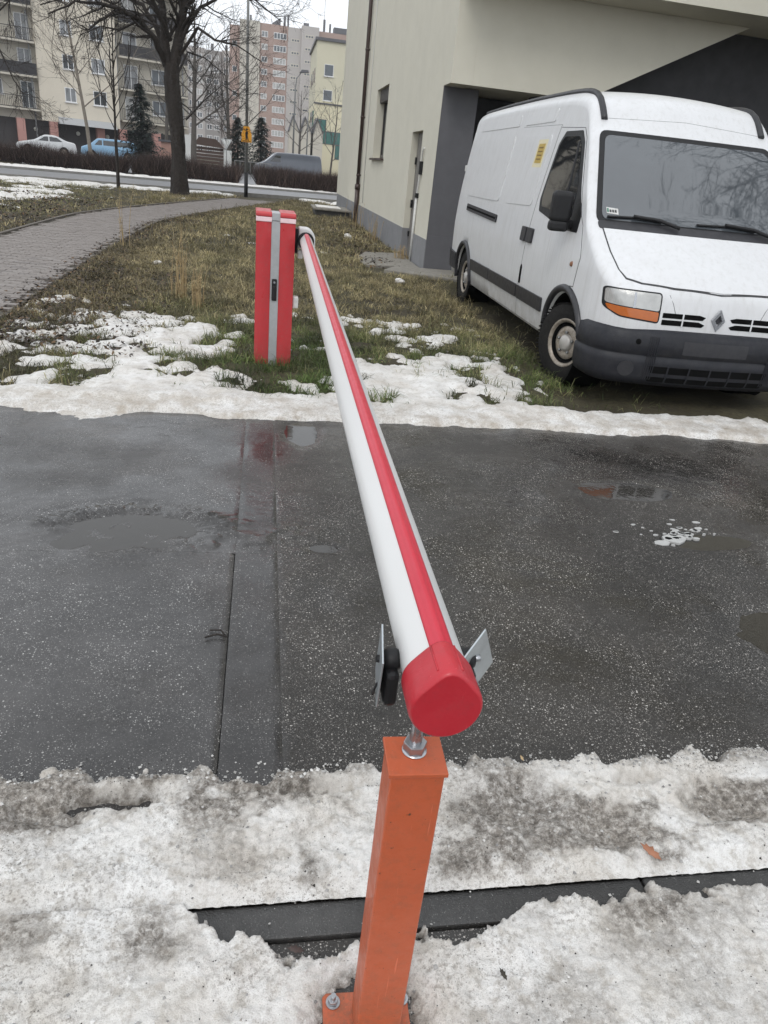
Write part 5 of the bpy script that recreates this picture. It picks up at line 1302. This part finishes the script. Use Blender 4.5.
# hub between cabinet and arm
hub = MB(); n = 12; P = [(-.060, -.070), (-.060, .088), (.0, .088)]+[(.075*math.sin(math.pi/2*i/n), .0+.088*math.cos(math.pi/2*i/n)) for i in range(1, n+1)]+[(.075, -.070)]
hub.prism(P, 'Y', .0, .16, Matrix.Translation(Vector((.318, 6.09, 1.035))-A0)); hub.build('hub_housing', mat('hub_white', (.66, .66, .65), .4, dirt=.15), arm, bevel=.014, seg=4)
o = MB(); o.cyl(armpt(L-.05, 0, 0)-A0, armpt(L+.02, 0, 0)-A0, .064, 24); o.build('rubber_collar', M_BLK, arm)
o = MB(); c = Vector((.318, 6.17, 1.03))-A0; o.box(c.x-.085, c.x-.063, c.y-.085, c.y+.06, c.z-.10, c.z+.085); o.build('hub_plate', M_BLK, arm, bevel=.006)
o = MB(); o.cyl((c.x-.16, c.y, c.z), (c.x-.06, c.y, c.z), .028, 16); o.build('shaft', M_CHROME, arm)
o = MB(); o.box(c.x-.06, c.x-.02, c.y-.07, c.y-.03, c.z-.14, c.z-.075); o.build('stop_lug', M_WPLAST, arm, bevel=.005)

# orange rest post
M_ORNG = worn('post_orange', (.50, .105, .040), .45, (.10, .045, .025), (.20, .09, .05), -.05, .22, .67)
post = thing('support_post', 'orange square steel post the barrier arm rests on', 'post', (.257, .842, .012), R(-2))
HP = .735
o = MB(); o.box(-.044, .044, -.038, .038, .008, HP); o.build('tube', M_ORNG, post, bevel=.004, seg=3)
o = MB(); o.box(-.048, .048, -.042, .042, HP+.001, HP+.009); o.build('cap_plate', M_ORNG, post, bevel=.0015)
o = MB(); o.box(-.105, .075, -.075, .065, -.002, .008); o.build('base_plate', M_ORNG, post, bevel=.002)
def nut(x, y, z, r_=.013, h_=.012, name='nut'):
    o = MB(); o.cyl((x, y, z), (x, y, z+h_), r_, 6); return o.build(name, M_CHROME, post, bevel=.0012)
nut(0, .010, HP+.0115, .0195, .017)
o = MB(); P = []
for i in range(130):
    P.append((0, .010, HP+.008+i*.0013))
o.tube(P, [.0108 if i % 2 else .0100 for i in range(130)], 14); o.build('threaded_rod', M_CHROME, post)
o = MB(); o.lathe([(.009, HP+.024), (.0205, HP+.0245), (.0205, HP+.0262), (.009, HP+.0265)], 'Z', (0, .010, -.0150), 20); o.build('washer', M_CHROME, post)
for (x, y) in ((-.083, .045), (-.083, -.055), (.062, .045), (.062, -.055)):
    o = MB(); o.cyl((x, y, .008), (x, y, .011), .015, 18); o.build('washer', M_CHROME, post)
    nut(x, y, .0112, .011, .010); o = MB(); o.cyl((x, y, .01), (x, y, .034), .0055, 10); o.build('anchor_bolt', M_CHROME, post)

# ================================================================== STREET FURNITURE
M_POLE = mat('pole_grey', (.22, .225, .22), .55, .3, var=.15, scale=4)
M_SIGNY = mat('sign_yellow', (.80, .36, .02), .5, var=.06, scale=5)
lp = thing('lamp_post', 'tall thin grey lamp post with a dark base by the far street', 'lamp post', (-.83, 32.6, 0))
o = MB(); o.tube([(0, 0, .9), (0, 0, 9.5)], [.062, .045], 12); o.build('pole', M_POLE, lp)
o = MB(); o.tube([(0, 0, -.1), (0, 0, .95)], .078, 12); o.build('pole_base', M_BLK, lp)
o = MB(); o.tube([(0, 0, 9.45), (0, 0, 9.7), (.3, -.3, 9.95), (.9, -.9, 10.05)], .03, 8); o.build('lamp_arm', M_POLE, lp)
o = MB(); o.box(.8, 1.3, -1.3, -.8, 9.98, 10.08); o.build('lamp_head', M_POLE, lp, bevel=.03)
ws_ = thing('warning_sign', 'orange-yellow warning plate with a black figure fixed to the lamp post', 'sign', (-.83, 32.52, 2.05), R(-6))
o = MB(); o.prism([(-.20, 0), (.20, 0), (.20, .28), (.11, .56), (-.11, .56), (-.20, .28)], 'Y', -.012, 0); o.build('plate', M_SIGNY, ws_, bevel=.002)
o = MB(); o.prism([(-.17, .03), (.17, .03), (.17, .05), (-.17, .05)], 'Y', -.016, -.0125); o.prism([(-.03, .06), (.0, .06), (.02, .18), (.05, .06), (.085, .06), (.045, .24), (.06, .36), (.0, .40), (-.05, .33), (-.045, .24)], 'Y', -.016, -.0125); o.build('figure', M_BLK, ws_)
o = MB(); o.cyl((.01, -.0125, .455), (.01, -.016, .455), .038, 14); o.build('figure_head', M_BLK, ws_)
o = MB(); o.box(-.07, .07, 0, .02, .12, .15); o.box(-.07, .07, 0, .02, .40, .43); o.build('bracket', M_POLE, ws_)
sl_ = thing('street_lamp', 'distant street lamp with curved arm in front of the brick tower', 'street lamp', (2.35, 75, 0))
o = MB(); o.tube([(0, 0, 0), (0, 0, 7.4), (.1, 0, 8.2), (.5, 0, 8.7)], [.09, .06, .05, .04], 8); o.build('pole', M_POLE, sl_)
o = MB(); o.prism([(.3, 8.62), (1.15, 8.72), (1.1, 8.92), (.5, 8.90)], 'Y', -.15, .15); o.build('lamp_head', M_TDARK, sl_, bevel=.03)
sl2 = thing('street_lamp', 'slim pale street lamp standing in front of the yellow building', 'street lamp', (3.75, 78, 0))
o = MB(); o.tube([(0, 0, 0), (0, 0, 5.4), (.05, 0, 5.75), (-.2, 0, 5.9)], [.07, .05, .04, .035], 8); o.build('pole', M_POLE, sl2)
o = MB(); o.box(-.55, -.1, -.1, .1, 5.85, 5.98); o.build('lamp_head', M_TDARK, sl2, bevel=.03)
ys_ = thing('road_sign', 'white triangular give-way sign seen between the big tree and the lamp post', 'sign', (-2.72, 54.9, 0))
o = MB(); o.cyl((0, .03, 0), (0, .03, 2.45), .03, 8); o.build('pole', M_POLE, ys_)
o = MB(); o.prism([(-.38, 2.42), (0, 1.80), (.38, 2.42)], 'Y', -.01, .0); p_ = o.build('plate', mat('sign_back', (.42, .43, .43), .5), ys_)
o = MB(); o.prism([(-.26, 2.36), (0, 1.94), (.26, 2.36)], 'Y', -.016, -.0105); o.build('sign_face', mat('sign_white', (.62, .62, .60), .5), ys_)
# slatted bin store and white posts beyond the hedge
bs = thing('bin_store', 'low brown slatted bin store with white pillars beyond the hedge', 'bin store', (-6.0, 59.6, 0), R(2))
for x in (0, 2.85):
    o = MB(); o.box(x, x+.55, 0, 1.6, 0, 2.5 if x == 0 else 1.75); o.build('pillar', M_WPLAST, bs)
for k in range(6):
    o = MB(); o.box(.9, 2.84, .02, .07, .55+.22*k, .72+.22*k); o.build('slat', mat('slat_brown', (.07, .045, .035), .8), bs)
o = MB(); o.prism([(.75, 1.95), (2.9, 1.85), (2.3, 2.4), (1.1, 2.45)], 'Y', -.2, 1.8); o.build('roof', mat('slat_brown', (.07, .045, .035), .8), bs)
fr_ = thing('rail_fence', 'thin grey pedestrian railing right of the give-way sign', 'railing', (-2.2, 56, 0))
for k in range(8):
    o = MB(); o.cyl((k*.35, 0, 0), (k*.35, 0, 1.15), .018, 6); o.build('bar', M_POLE, fr_)
o = MB(); o.box(-.05, 2.5, -.02, .02, 1.152, 1.20); o.box(-.05, 2.5, -.035, -.019, .25, .29); o.build('rail', M_POLE, fr_)
sg = thing('shop_hut', 'pinkish low kiosk behind the big tree trunk', 'kiosk', (-8.2, 64.5, 0))
o = MB(); o.box(0, 2.0, 0, 2, 0, 1.9); o.build('wall', mat('kiosk_pink', (.42, .25, .20), .9), sg)
o = MB(); o.box(-.15, 2.15, -.15, 2.1, 1.904, 2.05); o.build('roof', M_TDARK, sg)

# ================================================================== SMALL THINGS ON THE GROUND
def leaf(label, x, y, z, s_, rz, c_, curl=.35):
    o = MB(); ou = [(0, -1), (.32, -.62), (.52, -.55), (.40, -.2), (.72, .05), (.42, .25), (.45, .6), (.18, .6), (0, 1), (-.2, .62), (-.48, .55), (-.40, .2), (-.70, 0), (-.42, -.25), (-.5, -.6), (-.28, -.62)]
    vv = [(0, 0, .0)]+[(u*s_*.62, v*s_, curl*s_*(abs(u)**1.4+.35*v*v)) for (u, v) in ou]; n = len(ou)
    vv2 = [(a, b, c0-.0012) for (a, b, c0) in vv]
    o.add(vv+vv2, [(0, 1+i, 1+(i+1) % n) for i in range(n)]+[(n+1, n+2+(i+1) % n, n+2+i) for i in range(n)]+[(1+i, n+2+i, n+2+(i+1) % n, 1+(i+1) % n) for i in range(n)], True)
    ob = o.build('fallen_leaf', mat('leaf_%0.2f' % c_[0], c_, .6, var=.3, scale=40)); ob.location = (x, y, z); ob.rotation_euler = (R(12), R(-10), rz)
    return tag(ob, label, 'leaf', 'fallen leaves')
leaf('curled rust-brown leaf lying on the dirty snow beside the kerb', 1.03, 1.165, .062, .032, R(40), (.34, .15, .085))
leaf('tiny pale tan leaf on the wet asphalt near the snow edge', .815, 1.555, .012, .011, R(10), (.50, .36, .20))
leaf('dark wet leaf in the snow beside the orange post', .10, .99, .050, .020, R(80), (.06, .04, .035))
leaf('small dark leaf at the lower right in the trodden snow', .545, .895, .056, .014, R(20), (.035, .03, .02))
def chunk(label, x, y, s_, seed, z=.0):
    r2 = random.Random(seed); bm = bmesh.new(); bmesh.ops.create_icosphere(bm, subdivisions=3, radius=1)
    for v in bm.verts:
        q = v.co; k = 1+.35*(float(fbm(np.array(q.x*1.3+seed), np.array(q.y*1.3+q.z*2), 1.5, 3, seed))-.5)*2
        v.co = Vector((q.x*s_*k, q.y*s_*k*.75, q.z*s_*k*.5))
    me = bpy.data.meshes.new('ice_chunk'); bm.to_mesh(me); bm.free()
    for f in me.polygons: f.use_smooth = True
    ob = link('ice_chunk', me, M_SNOWC); ob.location = (x, y, z+s_*.35); ob.rotation_euler = (.2, .3, r2.random()*6)
    return tag(ob, label, 'ice chunk', 'lumps of ice on the asphalt')
chunk('white lump of ice on the asphalt at the left road edge', -.55, 1.555, .032, 3)
chunk('crumb of ice just left of the white lump', -.585, 1.535, .010, 4)
chunk('crumb of ice right of the white lump on the road edge', -.30, 1.565, .010, 6)
chunk('bright bit of ice on the grass beside the slab by the wall', 2.05, 11.3, .10, 7, .03)
chunk('bright bit of ice in the grass below the drainpipe', 1.95, 18.2, .12, 8, .03)
chunk('white ice bit in the grass left of the dry stalks', -1.55, 11.3, .07, 9, .03)
M_ICE = mat('ice_film', (.42, .42, .41), .35, var=.2, scale=20)
r9 = random.Random(9)
ICE = []
for i in range(46):
    x, y, s_ = r9.gauss(2.22, .16), r9.gauss(3.12, .06), r9.uniform(.006, .022)
    ICE.append((x, y, s_))
ICE += [(2.06, 3.0, .045), (2.17, 3.05, .06)]
o = MB()
for (x, y, s_) in ICE:
    n = 7; P = [(x+s_*1.4*r9.uniform(.6, 1.1)*math.cos(2*math.pi*k/n), y+s_*r9.uniform(.5, 1)*math.sin(2*math.pi*k/n)) for k in range(n)]
    o.prism(P, 'Z', -.012, .0035)
tag(o.build('ice_flakes', M_ICE), kind='stuff')
tw_ = MB(); tw_.tube([(-.185, 2.20, .006), (-.14, 2.215, .010), (-.105, 2.20, .008)], .0035, 5); tw_.tube([(-.17, 2.245, .006), (-.13, 2.24, .010), (-.115, 2.215, .008)], .003, 5)
tag(tw_.build('twig', M_BARK), 'small dark forked twig on the asphalt beside the long joint', 'twig')
# grit scattered on the snow and along its edge
n = 9000; X = rng.uniform(-1.4, 2.3, n); Y = np.where(rng.random(n) < .55, rng.normal(1.50, .07, n), rng.uniform(.7, 1.55, n))
keep = ~((Y > 1.0) & (Y < 1.125) & (rng.random(n) < .7)) & (fbm(X, Y, 5, 4, 77, .6)+.25*(rng.random(n)-.5) > .54); X, Y = X[keep], Y[keep]; n = len(X)
zs, _ = zgut(X, Y); zn, _ = znear(X, Y); Z = np.where(Y > 1.122, np.maximum(zs, road_h(X, Y)*0), zn); Z = np.maximum(Z, np.where(Y > 1.122, 0, .012))
S = rng.uniform(.0008, .0026, n)*(1+1.2*(rng.random(n) < .05)); base = np.array([[1, 0, 0], [-.5, .87, 0], [-.5, -.87, 0], [.1, .05, 1.1]])
a = rng.uniform(0, 6.28, n); ca, sa = np.cos(a), np.sin(a)
V = np.empty((n, 4, 3)); 
V[:, :, 0] = X[:, None]+S[:, None]*(base[None, :, 0]*ca[:, None]-base[None, :, 1]*sa[:, None]); V[:, :, 1] = Y[:, None]+S[:, None]*(base[None, :, 0]*sa[:, None]+base[None, :, 1]*ca[:, None]); V[:, :, 2] = Z[:, None]+S[:, None]*base[None, :, 2]
b = (np.arange(n)*4)[:, None]; F = np.concatenate([b+np.array([[0, 1, 3]]), b+np.array([[1, 2, 3]]), b+np.array([[2, 0, 3]])])
cc = np.where(rng.random((n, 1)) < .25, [[.30, .28, .25]], [[.035, .031, .028]])*rng.uniform(.6, 1.4, (n, 1))
tag(arr_mesh('grit', V.reshape(-1, 3), F3=F, colors=np.repeat(cc, 4, 0), mt=M_LITTER), kind='stuff')

# crumbs of frozen slush along the edge of the snow
n = 5200; X = rng.uniform(-1.4, 2.4, n); Y = 1.47+np.abs(rng.normal(0, .055, n))+.08*(fbm(X, X*0, 2.2, 3, 62)-.5); zs, _ = zgut(X, Y)
k = int(n*.35); Y[:k] = rng.uniform(.75, 1.5, k); zs, _ = zgut(X, Y); zn, _ = znear(X, Y); Z = np.where(Y > 1.122, np.maximum(zs, .001), np.maximum(zn, .012))
kp = ~((Y > .98) & (Y < 1.13)) | (rng.random(n) < .35); Z = np.where((Y > 1.035) & (Y < 1.13), np.maximum(Z, .027), Z); X, Y, Z = X[kp], Y[kp], Z[kp]; n = len(X)
S = .0012+.0055*rng.random(n)**3; ob = np.array([[1, 0, 0], [0, 1, 0], [-1, 0, 0], [0, -1, 0], [0, 0, .8], [0, 0, -.8]]); V = np.empty((n, 6, 3))
a = rng.uniform(0, 6.28, n); ca, sa = np.cos(a)[:, None], np.sin(a)[:, None]; J = rng.uniform(.6, 1.3, (n, 6))*S[:, None]
V[:, :, 0] = X[:, None]+J*(ob[:, 0]*ca-ob[:, 1]*sa); V[:, :, 1] = Y[:, None]+J*(ob[:, 0]*sa+ob[:, 1]*ca); V[:, :, 2] = Z[:, None]+J*ob[:, 2]+S[:, None]*.3
b = (np.arange(n)*6)[:, None]; F = np.concatenate([b+np.array([q]) for q in ([0, 1, 4], [1, 2, 4], [2, 3, 4], [3, 0, 4], [1, 0, 5], [2, 1, 5], [3, 2, 5], [0, 3, 5])])
cc = np.array([[.56, .55, .53]])*rng.uniform(.35, 1.2, (n, 1))
tag(arr_mesh('slush_crumbs', V.reshape(-1, 3), F3=F, colors=np.repeat(cc, 6, 0), mt=M_LITTER), kind='stuff')

# ================================================================== WINTER HAZE
HAZE = .0005
if HAZE:
    o = MB(); o.box(-705, 705, -705, 705, -1.2, 60); hz = o.build('haze', None); tag(hz, kind='stuff')
    hm = bpy.data.materials.new('haze_air'); hm.use_nodes = True; hn = hm.node_tree; hn.nodes.clear()
    ho = hn.nodes.new('ShaderNodeOutputMaterial'); pv = hn.nodes.new('ShaderNodeVolumePrincipled')
    pv.inputs['Color'].default_value = (.92, .95, 1, 1); pv.inputs['Density'].default_value = HAZE; pv.inputs['Anisotropy'].default_value = .2
    hn.links.new(pv.outputs[0], ho.inputs['Volume']); hz.data.materials.append(hm)
